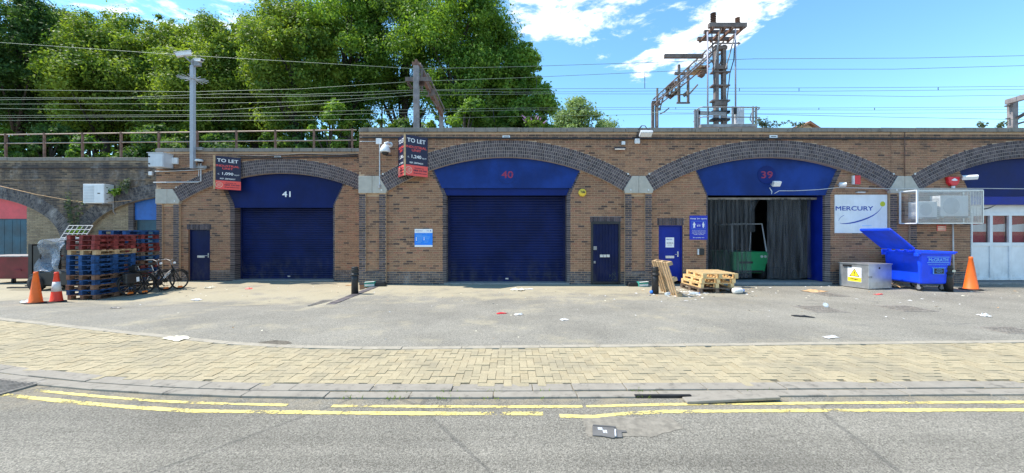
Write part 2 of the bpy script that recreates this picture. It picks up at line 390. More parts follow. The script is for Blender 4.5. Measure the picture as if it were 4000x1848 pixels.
m_woody = mat('fresh_pine', (.72,.50,.24), .75, var=.16, scale=9, rv=.14, bump=.3, dirt=.12, dirtc=(.35,.22,.1))
m_woodt = mat('tan_wood', (.46,.31,.17), .8, var=.2, scale=9, rv=.18, bump=.3)
m_woodd = mat('dark_wood', (.15,.105,.075), .85, var=.35, scale=9, rv=.25, bump=.3)
m_palred = mat('red_pallet_wood', (.20,.034,.03), .8, var=.4, scale=7, rv=.3, dirt=.55, dirtc=(.12,.065,.05))
m_palblue = mat('blue_pallet_wood', (.012,.058,.17), .8, var=.4, scale=7, rv=.35, dirt=.5, dirtc=(.05,.075,.12))
m_palbrown = mat('brown_pallet_wood', (.17,.09,.055), .8, var=.35, scale=7, rv=.3, dirt=.4, dirtc=(.10,.06,.045))
m_green = mat('green_truck_paint', (.02,.34,.12), .4, var=.1)
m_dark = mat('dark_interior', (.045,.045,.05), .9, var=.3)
m_dust = mat('soil', (.16,.14,.10), .95, var=.3, scale=1)
m_ballast = mat('ballast', (.22,.20,.18), .95, var=.4, scale=20, bump=.6)
m_kraft = mat('brown_card', (.52,.33,.17), .85, var=.15)
m_litterw = mat('white_litter', (.64,.63,.60), .7, var=.1, rv=.15)
m_cream = mat('cream_litter', (.72,.66,.50), .8, var=.2)
m_greenpack = mat('green_pack', (.05,.30,.24), .6, var=.2)
m_bluelit = mat('blue_litter', (.03,.20,.70), .5)
m_iron = mat('cast_iron', (.235,.212,.18), .8, .1, var=.3, scale=12, dirt=.4, dirtc=(.24,.21,.17))
m_buff = mat('buff_render', (.55,.42,.26), .9, var=.15)
m_rooftile = mat('brown_roof_tile', (.34,.16,.09), .85, var=.25)
m_orangelamp = mat('amber_reflector', (.95,.22,.03), .3, var=.05)
def glass(name, tint, rough=.08, alpha=.35):
    t = NT(name); t.bsdf(tint, rough, 0, .6, alpha=alpha); return t.m
m_window = glass('window_glass', (.10,.10,.11), .04, .16)
m_bottle = glass('clear_plastic', (.75,.85,.9), .12, .45)
def strip_mat():
    t = NT('grimy_pvc_strip'); p = t.pos(); r = t.rand()
    n = t.noise(t.map(p, (5,5,.5)), 1.6, 6, .7); c = t.mix(t.rng(n, .3, .7), (.012,.014,.018), (.10,.105,.115))
    a = t.math('ADD', t.math('MULTIPLY', r, .16), t.math('MULTIPLY', n, .20))
    t.bsdf(c, .4, 0, .18, t.noise(t.map(p, (10,10,.8)), 1.5, 3), .3, .02, alpha=t.math('ADD', a, .24)); return t.m
m_strip = strip_mat()
def sheet_mat():
    t = NT('clear_wrap'); p = t.pos(); n = t.noise(p, 5, 5, .7)
    t.bsdf(t.mix(n, (.25,.33,.45), (.62,.68,.75)), .18, 0, .6, t.noise(p, 9, 5), .8, .05, alpha=t.math('ADD', t.math('MULTIPLY', n, .55), .10)); return t.m
m_wrap = sheet_mat()
def leaf_mat(name, a, b, trans=.34):
    t = NT(name); r = t.rand(); p = t.pos(); n = t.noise(p, .42, 4, .6)
    c = t.mix(t.math('ADD', t.math('MULTIPLY', t.math('MULTIPLY', r, r), .45), t.math('MULTIPLY', t.rng(n, .36, .66), .55)), a, b)
    d = t.n('ShaderNodeBsdfPrincipled'); t.set(d.inputs['Base Color'], c); d.inputs['Roughness'].default_value = .55; d.inputs['Specular IOR Level'].default_value = .25
    tr = t.n('ShaderNodeBsdfTranslucent'); t.set(tr.inputs[0], t.mix(1.0, c, (1.3,1.3,.5), 'MULTIPLY'))
    ms = t.n('ShaderNodeMixShader'); ms.inputs[0].default_value = trans
    t.l(d.outputs[0], ms.inputs[1]); t.l(tr.outputs[0], ms.inputs[2]); t.l(ms.outputs[0], t.out.inputs[0]); return t.m
m_leafd = leaf_mat('dark_leaf', (.040,.10,.036), (.14,.24,.056), .48)
m_leafm = leaf_mat('mid_leaf', (.050,.12,.030), (.23,.34,.060), .48)
m_leafy = leaf_mat('yellow_green_leaf', (.075,.15,.026), (.36,.46,.075), .46)
m_leafb = leaf_mat('bright_leaf', (.056,.145,.025), (.29,.44,.066), .46)
m_leafg = leaf_mat('dusty_leaf', (.16,.235,.085), (.32,.42,.17))
m_blackcard = mat('black_card', (.135,.13,.122), .7, var=.2)
m_railtop = mat('pale_rusty_rail', (.40,.31,.25), .6, .3, var=.25)
m_insul = mat('brown_insulator', (.11,.075,.065), .35, var=.2)
m_bluesteel = mat('painted_tube', (.30,.30,.36), .5, .2, var=.1)
m_greymast = mat('grey_mast', (.25,.228,.225), .75, .1, var=.25, dirt=.35, dirtc=(.22,.13,.1))
m_weed = leaf_mat('dusty_weed_leaf', (.07,.10,.06), (.17,.21,.12), .25)
m_bark = mat('bark', (.055,.045,.038), .95, var=.4, scale=4, bump=.6)
m_purple = mat('buddleia_flower', (.36,.17,.34), .8)

# ------------------------------------------------------------------ lettering (flat print)
TXT = {}
def textmesh(s, bold=.0):
    k = s
    if k in TXT: return TXT[k]
    c = bpy.data.curves.new('text', 'FONT'); c.body = s; c.align_x = 'CENTER'; c.resolution_u = 3
    o = bpy.data.objects.new('text', c); col.objects.link(o); dg = bpy.context.evaluated_depsgraph_get(); dg.update()
    me = bpy.data.meshes.new_from_object(o.evaluated_get(dg)); bpy.data.objects.remove(o); bpy.data.curves.remove(c)
    v = np.empty(len(me.vertices)*3); me.vertices.foreach_get('co', v); v = v.reshape(-1, 3)
    polys = [tuple(p.vertices) for p in me.polygons]; bpy.data.meshes.remove(me)
    lo = v.min(0); hi = v.max(0); TXT[k] = (v, polys, lo, hi); return TXT[k]
LETTERS = ['TO LET','INDUSTRIAL','UNIT','1,240','1,090','c.','SQ FT','REF: ZBM04634','REF: ZBM04027','Contact us','0808 530 840','thearchco.com','THE','ARCH','CO',
  '40','39','41','Keep 2m apart','Be socially safe','MERCURY','GOODS IN','Yale','McGRATH','Permit Holders Parking Only','2 METRES','We have a social distancing',
  'programme in place, please','respect this and adhere to the','signage on premises','www.mcgrathgroup.co.uk','020 8532','Danger','Network Homes','ESPORT','!','NO PARKING','PRESS HERE','OPENING HOURS','MIXED','RECYCLING','ONLY']
for s_ in LETTERS: textmesh(s_, .008)
def lettering(parent, s, cx, cz, w, h, m, y=-.004, name='lettering', bold=.008):
    v, polys, lo, hi = textmesh(s, bold); size = hi - lo
    mb = MB(); mid = (lo + hi) / 2
    for i, (sx, sz) in enumerate(((0, 0), (1, .5), (-1, -.5), (.6, -.7), (-.6, .7))):
        b0 = len(mb.v); k = .030*min(h, w)
        mb.v += [((p[0]-mid[0])/size[0]*(w-2*k) + cx + sx*k, y - i*.0004, (p[1]-mid[1])/size[1]*(h-2*k) + cz + sz*k) for p in v]
        mb.f += [tuple(j+b0 for j in f) for f in polys]; mb.m += [0]*len(polys)
    return ob(name, mb, m, parent)

# ================================================================== GROUND
def cap_quad(x, x0, a, smax):
    """a curve that is straight right of x0, bends away left of it and ends as a straight line"""
    if x >= x0: return 0.0
    d = x0 - x; k = smax / (2*a)
    return a*d*d if d < k else a*k*k + smax*(d - k)
def y_front(x): return 4.124 + (0.016*max(x, 0)) + cap_quad(x, -2, .028, .26)
def y_inner(x): return y_front(x) + .335 + .004*max(x, 0)
def y_back(x): return 5.84 + .036*max(x, -2) + cap_quad(x, -2, .045, .288)
def smooth(a, b, x):
    t = min(1, max(0, (x-a)/(b-a))); return t*t*(3-2*t)
def gz(x, y):
    """height of the yard: it falls away a little towards the left-hand units"""
    return .03 - .18*smooth(-4.55, -5.2, x)*smooth(8.2, 11.0, y)*(1 if x < -4.55 else 0)
g = MB(); g.box(-600, 600, -300, 900, -.9, -.6); struct(ob('ground', g, m_dust))
def sheet(xs, fy0, fy1, ny, fz):
    mb = MB(); rows = []
    for x in xs:
        a, b = fy0(x), fy1(x); rows.append([(x, a+(b-a)*j/ny, 0) for j in range(ny+1)])
    n = ny+1
    for r in rows: mb.v += [(p[0], p[1], fz(p[0], p[1])) for p in r]
    for i in range(len(xs)-1):
        for j in range(ny): mb.f.append((i*n+j, (i+1)*n+j, (i+1)*n+j+1, i*n+j+1)); mb.m.append(0)
    return mb
xs = [-70, -50, -35, -25] + [-20 + .25*i for i in range(161)] + [25, 35, 50, 70]
xsy = sorted(set(xs + [-4.56, -4.54, -4.7, -4.85, -5.0, -5.1]))
struct(ob('road', sheet(xs, lambda x: -40, lambda x: y_front(x)+.06, 4, lambda x, y: 0.0), m_road))
struct(ob('yard', sheet(xsy, lambda x: y_back(x)+.05, lambda x: 30, 60, gz), m_yard, smooth=False))
pavement = struct(ob('pavement', sheet(xs, lambda x: y_front(x)+.05, lambda x: y_back(x)+.1, 2, lambda x, y: .016), m_sand))

# pavers, 200 x 100 herringbone
pv = MB().box(-.0975, .0975, -.0475, .0475, -.03, 0, back=True)
pv_me = pv.mesh('paver', m_paver)
plist = []
P0 = .1
for i in range(-150, 140):
    for j in range(-70, 70):
        k = (i - j) % 4                                   # 90 degree herringbone on a 100 mm grid
        if k == 0: cx, cy, rot = (i+1)*P0, (j+.5)*P0, 0
        elif k == 2: cx, cy, rot = (i+.5)*P0, j*P0, 1
        else: continue
        cy += 5.2
        if cx < -13.5 or cx > 13: continue
        if y_inner(cx)-.02 < cy < y_back(cx)+.05: plist.append((cx, cy, rot))
def vis(cx, cy): return abs(cx/cy) < 1.33
order = sorted(plist, key=lambda q: (not vis(q[0], q[1]), math.hypot(q[0], q[1])))
rest = MB()
for n_, (cx, cy, rot) in enumerate(order):
    dz = rnd.uniform(-.004, .004); a = (math.pi/2 if rot else 0) + rnd.uniform(-.02, .02); tx, ty = rnd.uniform(-.012, .012), rnd.uniform(-.012, .012)
    if n_ < 300:
        o = new('paver', pv_me, pavement, (cx, cy, .028+dz), (tx, ty, a))
    else:
        M_ = Matrix.Translation((cx, cy, .028+dz)) @ Matrix.Rotation(a, 4, 'Z') @ Matrix.Rotation(tx, 4, 'X')
        b0 = len(rest.v); t_ = MB().box(-.0975, .0975, -.0475, .0475, -.02, 0); t_.xf(M_)
        rest.v += t_.v; rest.f += [tuple(i+b0 for i in f) for f in t_.f[:3]+t_.f[4:]]; rest.m += [0]*5
stuff(ob('pavers', rest, m_paver, pavement))

# kerb stones: front row, back row and the flush edging along the yard
def stones(name, fy, wid, z1, x0, x1, ln, mt, jit=.004, tilt=.0, depth=.12):
    x = x0
    while x < x1:
        l = ln*rnd.choice((1, 1, 1, .66, .5)); xe = x + l
        ya, yb_ = fy(x), fy(xe); d = Vector((l, yb_-ya, 0)); a = math.atan2(d.y, d.x); L = d.length - .010
        mb = MB(); mb.box(-L/2, L/2, 0, wid, -depth, 0)
        c = Vector(((x+xe)/2, (ya+yb_)/2, z1 + rnd.uniform(-jit, jit)))
        ob(name, mb, mt, pavement, bevel=.006, loc=c, rot=(rnd.uniform(-tilt, tilt), rnd.uniform(-.003, .003), a))
        x = xe
stones('kerb_stone', lambda x: y_front(x), .145, .022, -9.5, 9.5, .915, m_kerb, .004, .012)
stones('kerb_stone', lambda x: y_front(x)+.158, .185, .030, -9.5, 9.5, .915, m_kerb, .004, .01)
stones('edging_stone', lambda x: y_back(x), .125, .038, -14, 13, .915, m_edge, .003)
# a kerb stone that has broken loose and lies out in the gutter
mb = MB().box(0, 1.02, 0, .11, 0, .032); tag(ob('loose_kerb_stone', mb, m_kerb, bevel=.008, loc=(1.83, 3.985, .004), rot=(R(2), R(-1.2), R(3.2))), 'broken grey kerb stone lying loose in the gutter beside the yellow lines', 'kerb stone')

# double yellow lines
def stripe(name, pts, w, lab):
    W = [at(p[0], p[1], 1) for p in pts]; W = [Vector((FPX*EYE/(p[1]-HZ)*(p[0]-CX)/FPX, FPX*EYE/(p[1]-HZ), 0)) for p in pts]
    # resample with a little wander
    out = []
    for a, b in zip(W[:-1], W[1:]):
        n = max(2, int((b-a).length/.022))
        for i in range(n): out.append(a.lerp(b, i/n))
    out.append(W[-1]); mb = MB()
    L = [p + Vector((0, w/2+rnd.uniform(-.008,.004)+.003*math.sin(p.x*5), .004)) for p in out]; Rr = [p - Vector((0, w/2+rnd.uniform(-.008,.004)+.003*math.sin(p.x*5), -.004)) for p in out]
    for i in range(len(out)-1): mb.face([Rr[i], Rr[i+1], L[i+1], L[i]])
    return struct(ob(name, mb, m_yellow))
stripe('yellow_line', [(87,982.5),(242,997.5),(393,1009.6),(560,1016),(722,1020)], .055, '')
stripe('yellow_line', [(835,1022),(1000,1023),(1288,1024),(1465,1023)], .058, '')
stripe('yellow_line', [(1475,1023),(1674,1018),(2100,1014.5),(2576,1012),(3000,1010)], .058, '')
stripe('yellow_line', [(-300,970),(7.6,993.7),(190,1013),(340,1026),(491,1034.5),(831,1039),(1100,1041),(1366,1041)], .075, '')
stripe('yellow_line', [(1408,1047),(1490,1049),(1560,1042),(1674,1036),(2100,1033),(2576,1031.6),(3000,1030)], .068, '')

# ================================================================== THE ARCHES
BL, BH, JT = .211, .061, .014
CO = .075
brick_full = MB().box(-BL/2, BL/2, 0, .02, 0, BH, back=False)
brick_me = brick_full.mesh('brick', m_brick); blue_me = brick_full.mesh('engineering_brick', m_plinth); pil_me = brick_full.mesh('pilaster_brick', m_blue)
old_me = brick_full.mesh('old_brick', m_old); stock_me = brick_full.mesh('stock_brick', m_stock)
def lay(intervals, w0, w1, v, phase=0.0, w_base=0.0):
    """running bond: [(u0,u1,w,v)] for every brick inside the intervals of each course"""
    out = []; n0 = int(round((w0-w_base)/CO)); n1 = int((w1-w_base)/CO)
    for k in range(n0, n1):
        w = w_base + k*CO; 
        for (a, b) in intervals(w + BH/2):
            if b - a < .03: continue
            off = (phase + (.1125 if k % 2 else 0))
            i = math.floor((a - off)/.225)
            while True:
                s = off + i*.225; e = s + BL; i += 1
                if s >= b: break
                s2, e2 = max(s, a), min(e, b)
                if e2 - s2 > .03: out.append((s2, e2, w, v))
    return out
def emit(parent, name, me, mt, bricks, cap, cxw, stuffname, frame=(-17.6, 17.6)):
    """the bricks that show largest become parts of their own; all others one part"""
    px0 = parent.location.x
    def key(b):
        full = (b[1]-b[0]) > BL - .002; x = px0 + (b[0]+b[1])/2
        return (not full, not (frame[0] < x < frame[1]), abs(x) + .4*abs(b[2]-1.7))
    srt = sorted(bricks, key=key); rest = MB()
    for n_, b in enumerate(srt):
        full = (b[1]-b[0]) > BL - .002; jv = rnd.uniform(-.002, .002)
        if n_ < cap and full:
            new(name, me, parent, ((b[0]+b[1])/2, b[3]+jv, b[2]))
        else: rest.box(b[0], b[1], b[3]+jv, b[3]+.02, b[2], b[2]+BH, back=False)
    if rest.f: stuff(ob(stuffname, rest, mt, parent))

ACX, RO, RI, ZC = 4.5, 8.10, 7.522, -3.2
def extr(u): return ZC + math.sqrt(max(0, RO*RO-(u-ACX)**2))
def intr(u): return ZC + math.sqrt(max(0, RI*RI-(u-ACX)**2))
def half_o(w): return math.sqrt(max(0, RO*RO-(w-ZC)**2)) if w > ZC else 99
def half_i(w): return math.sqrt(max(0, RI*RI-(w-ZC)**2)) if w > ZC else 99
TOPB, TOPC = 5.16, 5.30
PV = .10                         # panels stand back this far from the arch face
def subtract(iv, a, b):
    out = []
    for (s, e) in iv:
        if b <= s or a >= e: out.append((s, e))
        else:
            if a > s: out.append((s, a))
            if b < e: out.append((b, e))
    return out

def arch_unit(label, x0, Y, zg, uL, uR, eL, eR, zb, doors, square_left, span_mat, hood=False, frame=(-17.6, 17.6)):
    T = thing('railway_arch', label, 'railway arch', (x0, Y, zg), 0, None)
    # ---- mortar body
    mo = MB()
    us = [max(uL, .2) + (min(uR, 8.8)-max(uL, .2))*i/48 for i in range(49)]
    if uL < .2: mo.box(uL, .2, .008, .4, 3.6, TOPB)
    if uR > 8.8: mo.box(8.8, uR, .008, .4, 3.6, TOPB)
    for a, b in zip(us[:-1], us[1:]):
        za, zb_ = extr(a)-.05, extr(b)-.05
        mo.face([(a,.008,za),(b,.008,zb_),(b,.008,TOPB),(a,.008,TOPB)])
    mo.box(uL, uR, .35, .45, 4.5, TOPB)
    mo.box(uL, .225-.45, .008, .12, 0, 3.4); mo.box(.225, .45, .008, .12, 0, 3.4); mo.box(-.225, .225, .068, .12, .4, 3.4); mo.box(-.225, .225, .008, .1, 0, .445)
    # panels with openings
    def panel_iv(w):
        if w > intr(ACX): return []
        h = half_i(w); a = max(.45, ACX-h); b = min(8.55, ACX+h)
        sp = max(0, w-3.05)*.45
        iv = subtract([(a, b)], eL-sp, eR+sp)
        for d in doors:
            if w < d[2]: iv = subtract(iv, d[0], d[1])
        return [(max(s, uL), min(e, uR)) for s, e in iv if min(e, uR) > max(s, uL)]
    w = 0.0
    while w < intr(ACX):
        for (a, b) in panel_iv(w+.0125): mo.face([(a, PV+.008, w), (b, PV+.008, w), (b, PV+.008, w+.025), (a, PV+.008, w+.025)])
        w += .025
    ob('mortar', mo, m_mortar, T)
    # ---- facing bricks
    def upper(w):
        h = half_o(w); iv = [(uL, uR)]
        if h > 0 and w < RO+ZC:
            iv = subtract(iv, ACX-h, ACX+h); iv = subtract(iv, ACX-9-h, ACX-9+h); iv = subtract(iv, ACX+9-h, ACX+9+h)
        return iv
    B = lay(upper, 3.675, TOPB-.05, 0.0) + lay(panel_iv, .45, 4.4, PV)
    B += lay(lambda w: [(-.221, .221)], .45, 3.05, .06)
    emit(T, 'brick', brick_me, m_brick, B, 300, 0, 'bricks', frame)
    E = lay(panel_iv, 0, .45, PV) + lay(lambda w: [(-.45, .45)] , 0, .45, 0.0)
    emit(T, 'plinth_brick', blue_me, m_plinth, E, 120, 0, 'plinth_bricks', frame)
    Q = lay(lambda w: [(-.45, -.228), (.228, .45)], .45, 3.08, 0.0)
    q2 = []
    for k, (a, b, w, v) in enumerate(Q): q2.append((a, b, w, v))
    emit(T, 'pilaster_brick', pil_me, m_blue, q2, 150, 0, 'pilaster_bricks', frame)
    sl = MB(); sl.prism([(-.225,.43),(.225,.43),(.225,.47),(-.225,.455)], -.002, .07); ob('recess_sill', sl, m_plinth, T)
    # ---- the ring: five courses of headers
    am = MB()
    th = math.asin(4.28/RO); n = 60
    for i in range(n):
        t0, t1 = -th+2*th*i/n, -th+2*th*(i+1)/n
        q = lambda r, t: (ACX+r*math.sin(t), .004, ZC+r*math.cos(t))
        if q(RO, (t0+t1)/2)[0] > uR+.3: continue
        am.face([q(RI, t0), q(RI, t1), q(RO, t1), q(RO, t0)])
        a, b = q(RI, t0), q(RI, t1); am.face([(a[0], .5, a[2]), (b[0], .5, b[2]), b, a])
    ob('arch_mortar', am, m_mortarb, T)
    RP = (RO-RI)/5; V = []
    for k in range(5):
        r0 = RI + k*RP + .005; cnt = int(2*th*(r0+.05)/.0755)
        for i in range(cnt):
            t = -th + 2*th*(i+.5)/cnt
            if ACX + r0*math.sin(t) > uR+.3: continue
            V.append((r0, t, 2*th/cnt*r0))
    cut_me = None
    vb = MB().box(-.0312, .0312, 0, .03, 0, RP-.014, back=False); v_me = vb.mesh('arch_brick', m_blue)
    V.sort(key=lambda q: (abs(x0+ACX+q[0]*math.sin(q[1])) > 17.4, abs(x0+ACX+q[0]*math.sin(q[1]))))
    rest = MB()
    for n_, (r0, t, wd) in enumerate(V):
        loc = (ACX+r0*math.sin(t), rnd.uniform(-.004, 0), ZC+r0*math.cos(t))
        if n_ < 300: new('arch_brick', v_me, T, loc, (0, t, 0))
        else:
            M_ = Matrix.Translation(loc) @ Matrix.Rotation(t, 4, 'Y'); b0 = len(rest.v)
            q = MB().box(-.0312, .0312, 0, .03, 0, RP-.014, back=False).xf(M_); rest.v += q.v; rest.f += [tuple(i+b0 for i in f) for f in q.f]; rest.m += q.m
    stuff(ob('arch_bricks', rest, m_blue, T))
    # ---- jambs of splayed blue bricks, leaning out under the arch
    jb = MB()
    for side, e in ((1, eL), (-1, eR)):
        if side == -1 and e > uR: continue
        w = 0.0; k = 0
        while True:
            sp = max(0, w+.03-3.05)*.45; u = e - side*sp
            if w + BH > intr(u)-.005: break
            a = .012 if k % 2 else 0.0
            pts = [(u-side*.01, PV-.001), (u+side*.0, PV-.001), (u+side*(.10), PV+.10), (u+side*.10, PV+.48), (u-side*.05, PV+.48), (u-side*.05, PV+.03)]
            if side == -1: pts = pts[::-1]
            me = MB().zprism(pts, w, w+BH).mesh('jamb_brick', m_plinth if w < .45 else m_blue); new('jamb_brick', me, T)
            w += CO; k += 1
        pts = [(e-side*.05, PV+.012), (e, PV+.012), (e+side*.092, PV+.105), (e+side*.092, PV+.48), (e-side*.05, PV+.48)]
        if side == -1: pts = pts[::-1]
        jb.zprism(pts, 0, 3.05)
        top = intr(e-side*.35); sp = (top-3.05)*.45
        n_ = 34
        for i in range(n_):
            w0, w1 = 3.05+(top-3.05)*i/n_, 3.05+(top-3.05)*(i+1)/n_; s_ = side*(w0-3.05)*.45
            jb.zprism([(x-s_-side*.012, y+.012) for x, y in pts], w0, w1)
    ob('jamb_mortar', jb, m_mortarb, T)
    # ---- corbel
    lft = [(-.46,3.68),(-.46,3.1)] if square_left else [(-.22,3.68),(-.50,3.22),(-.46,3.1)]
    for nm, pts in (('corbel_half', lft + [(-.004,3.1),(-.004,3.68)]), ('corbel_half', [(.004,3.68),(.004,3.1),(.46,3.1),(.50,3.22),(.22,3.68)])):
        c = MB().prism(pts, -.03, .2); ob('corbel', c, m_corbel, T, bevel=.008)
    for sx, sz in ((-.28, 3.2), (.32, 3.2), (.36, 3.75), (-.36, 3.75)):
        if sx < 0 and square_left: continue
        ob('pattress_bolt', MB().lathe([(.035,-.006),(.03,-.02)], 10, (sx, -.03 if sz < 3.5 else -.004, sz), axis='y'), m_litterw, T)
    # ---- coping stones
    u = uL
    while u < uR - .05:
        l = min(.78, uR-u); p = MB()
        p.prism([(u+.004, TOPB), (u+l-.004, TOPB), (u+l-.004, TOPC), (u+.004+(.09 if (u == uL and square_left) else 0), TOPC), (u+.004, TOPC-(.05 if (u == uL and square_left) else 0))], -.06, .42)
        ob('coping_stone', p, m_coping, T, bevel=.012, loc=(0, rnd.uniform(-.006,.006), rnd.uniform(-.004,.004))); u += l
    # ---- painted panel under the crown
    sp = MB(); N_ = 26; a0, a1 = eL-.62, min(eR+.62, uR)
    ups = [a0+(a1-a0)*i/N_ for i in range(N_+1)]
    for a, b in zip(ups[:-1], ups[1:]):
        sp.box(a, b, .20, .26, zb, max(zb+.02, min(intr(a), intr(b))+.12))
    if hood: sp = MB(); [sp.box(a, b, .16, .26, zb+.24, max(zb+.26, min(intr(a), intr(b))+.12)) for a, b in zip(ups[:-1], ups[1:])]
    # weld the strips so the panel is one plain sheet
    import bmesh
    bm = bmesh.new(); me = sp.mesh('spandrel_panel', span_mat); bm.from_mesh(me); bmesh.ops.remove_doubles(bm, verts=bm.verts, dist=.0005)
    bm.to_mesh(me); bm.free(); new('spandrel_panel', me, T)
    if hood: ob('fascia', MB().box(eL-.1, eR+.1, .24, .32, zb, zb+.26), m_navyfascia, T)
    else: ob('fascia', MB().box(eL-.1, eR+.1, .192, .28, zb-.03, zb+.012), span_mat, T)
    # ---- soldier lintels
    for d in doors:
        u = d[0]-.05
        while u < d[1]+.0:
            o = MB().box(u, u+.065, PV-.006, PV+.02, d[2]+.004, d[2]+d[3]); ob('soldier_brick', o, m_blue, T); u += .075
        ob('lintel_mortar', MB().box(d[0]-.06, d[1]+.06, PV+.002, PV+.05, d[2], d[2]+d[3]+.01), m_mortarb, T)
        ob('door_reveal', MB().box(d[0]-.02, d[0], PV+.01, PV+.3, 0, d[2]).box(d[1], d[1]+.02, PV+.01, PV+.3, 0, d[2]).box(d[0]-.02, d[1]+.02, PV+.051, PV+.3, d[2], d[2]+.02), m_brick, T)
    return T
m_navyfascia = mat('navy_fascia', (.005,.019,.135), .5, spec=.15, var=.15, scale=1.5)

def roller_shutter(T, eL, eR, ztop, v=.58, z0=.05):
    s = new('roller_shutter', None, T); a, b = eL+.10, eR-.10; pitch = .094
    prof = [(0,.000),(-.010,.010),(-.020,.030),(-.020,.052),(-.010,.074),(0,.082),(.004,.094)]
    mb = MB()
    for (p, q) in zip(prof[:-1], prof[1:]): mb.face([(a, p[0], p[1]), (b, p[0], p[1]), (b, q[0], q[1]), (a, q[0], q[1])])
    me = mb.mesh('slat', m_shutter); z = z0+.1; k = 0
    ob('bottom_rail', MB().box(a, b, v-.03, v+.02, z0, z0+.1), m_shutter, s)
    while z < ztop+.15:
        new('slat', me, s, (0, v+rnd.uniform(-.002,.002), z)); z += pitch
    for x0_, x1_ in ((a-.02, a+.07), (b-.07, b+.02)): ob('guide_rail', MB().box(x0_, x1_, v-.05, v+.04, z0, ztop+.2), m_navy, s)
    ob('keyhole_plate', MB().box((a+b)/2-.05, (a+b)/2+.06, v-.045, v-.03, z0+.07, z0+.12), m_galv, s)
    return s
def plain_door(T, u0, u1, z1, mt, v, hs=1, z0=.0, plate=None):
    d = new('door', None, T)
    ob('door_frame', MB().box(u0, u0+.045, v-.02, v+.08, z0, z1).box(u1-.045, u1, v-.02, v+.08, z0, z1).box(u0+.045, u1-.045, v-.02, v+.08, z1-.045, z1), mt, d)
    ob('door_leaf', MB().box(u0+.048, u1-.048, v, v+.05, z0+.02, z1-.05), mt, d, bevel=.003)
    c = (u0+u1)/2; pz = plate or .93
    ob('letter_plate', MB().box(c-.15, c+.15, v-.012, v, pz-.045, pz+.045), m_galv, d, bevel=.006)
    hx = u1-.14 if hs > 0 else u0+.14
    ob('door_handle', MB().tube([(hx, v, 1.02), (hx, v-.055, 1.02), (hx-.12*hs, v-.055, 1.02)], .011, 8).box(hx-.02, hx+.02, v-.01, v, .94, 1.12), m_galv, d)
    for hz in (.25, 1.05, z1-.25):
        ob('hinge', MB().lathe([(.012,-.05),(.012,.05)], 8, ((u0+.05 if hs > 0 else u1-.05), v-.012, hz)), mt, d)
    return d

# ---- unit 41 (stands back), unit 40, unit 39, unit 38
A41 = arch_unit('set-back brick railway arch with dark blue roller shutter numbered 41', -13.72, 15.2, -.15, -.45, 8.62, 2.43, 6.60, 2.98, [(.74, 1.61, 2.07, .21)], True, m_span41)
A40 = arch_unit('brick railway arch with blue panel numbered 40 and closed navy shutter', -4.72, 12.9, .03, -.45, 9.0-.45, 2.37, 6.70, 3.05, [(7.43, 8.39, 2.12, .19)], True, m_span, hood=True)
A39 = arch_unit('brick railway arch numbered 39 with open doorway and plastic strip curtain', 4.28, 12.9, .03, -.45, 9.0-.45, 2.34, 6.56, 3.08, [(.72, 1.55, 2.02, .24)], False, m_span)
A38 = arch_unit('rightmost brick railway arch with white panelled shopfront under blue fascia', 13.25, 12.9, .03, -.45, 9.0, 2.37, 6.60, 3.05, [], False, m_span41)
for T in (A41, A40): roller_shutter(T, *((2.43, 6.60) if T is A41 else (2.37, 6.70)), 2.98 if T is A41 else 3.05)
lettering(A41, '41', 4.62, 3.38+.12, .34, .235, m_whiteclean, .192)
for T, s_, cx in ((A40, '40', 4.56), (A39, '39', 4.46)):
    ob('number_disc', MB().lathe([(.31,.0),(.31,-.012)], 40, (cx, .158 if T is A40 else .198, 3.75), axis='y'), m_span if T is A40 else m_navyfascia, T)
    lettering(T, s_, cx, 3.75, .40, .25, m_redink, (.158 if T is A40 else .198)-.016)
# sills / thresholds
ob('threshold', MB().box(2.40, 6.64, .15, 1.1, -.1, .045), m_slab, A41); ob('threshold', MB().box(2.34, 6.73, .12, 1.1, -.1, .05), m_slab, A40)
ob('threshold', MB().box(2.3, 6.6, .06, .9, -.1, .075), m_slab, A39); ob('threshold', MB().box(2.3, 6.6, .10, .9, -.1, .07), m_slab, A38)
plain_door(A41, .74, 1.61, 2.07, m_navy, PV+.10, 1, plate=.98)
d39 = plain_door(A39, .72, 1.55, 2.02, m_royal, PV+.10, 1, .09, plate=.93)
n_ = ob('notice', MB().box(.99, 1.28, PV+.094, PV+.099, 1.26, 1.60), m_whiteclean, d39)
lettering(n_, 'MERCURY', 1.12, 1.535, .2, .035, m_blueprint, PV+.092); lettering(n_, 'GOODS IN', 1.135, 1.41, .22, .04, m_darkprint, PV+.092)
lettering(n_, 'PRESS HERE', 1.135, 1.34, .14, .018, m_darkprint, PV+.092)
# unit 40's barred gate in front of its little door
gt = new('gate', None, A40); gv = PV-.03
ob('gate_frame', MB().box(7.41, 7.475, gv, gv+.06, 0, 2.14).box(8.345, 8.41, gv, gv+.06, 0, 2.14).box(7.475, 8.345, gv, gv+.06, 2.06, 2.14).box(7.475, 8.345, gv, gv+.06, .03, .10), m_black, gt)
ob('gate_sheet', MB().box(7.475, 8.345, gv+.05, gv+.07, .10, 2.06), m_navy, gt)
for i in range(7): ob('gate_bar', MB().lathe([(.011,.10),(.011,2.06)], 6, (7.60+i*.105, gv+.02, 0)), m_navy, gt)
for i, x in enumerate((7.76, 7.875, 7.99)): ob('letter_plate', MB().box(x-.05, x+.05, gv+.0, gv+.05, .93, 1.02), m_galv, gt)
ob('gate_lock', MB().box(7.49, 7.60, gv-.02, gv+.05, 1.18, 1.3).box(7.5, 7.56, gv-.015, gv+.05, .72, .80), m_galvd, gt)
gw = MB()
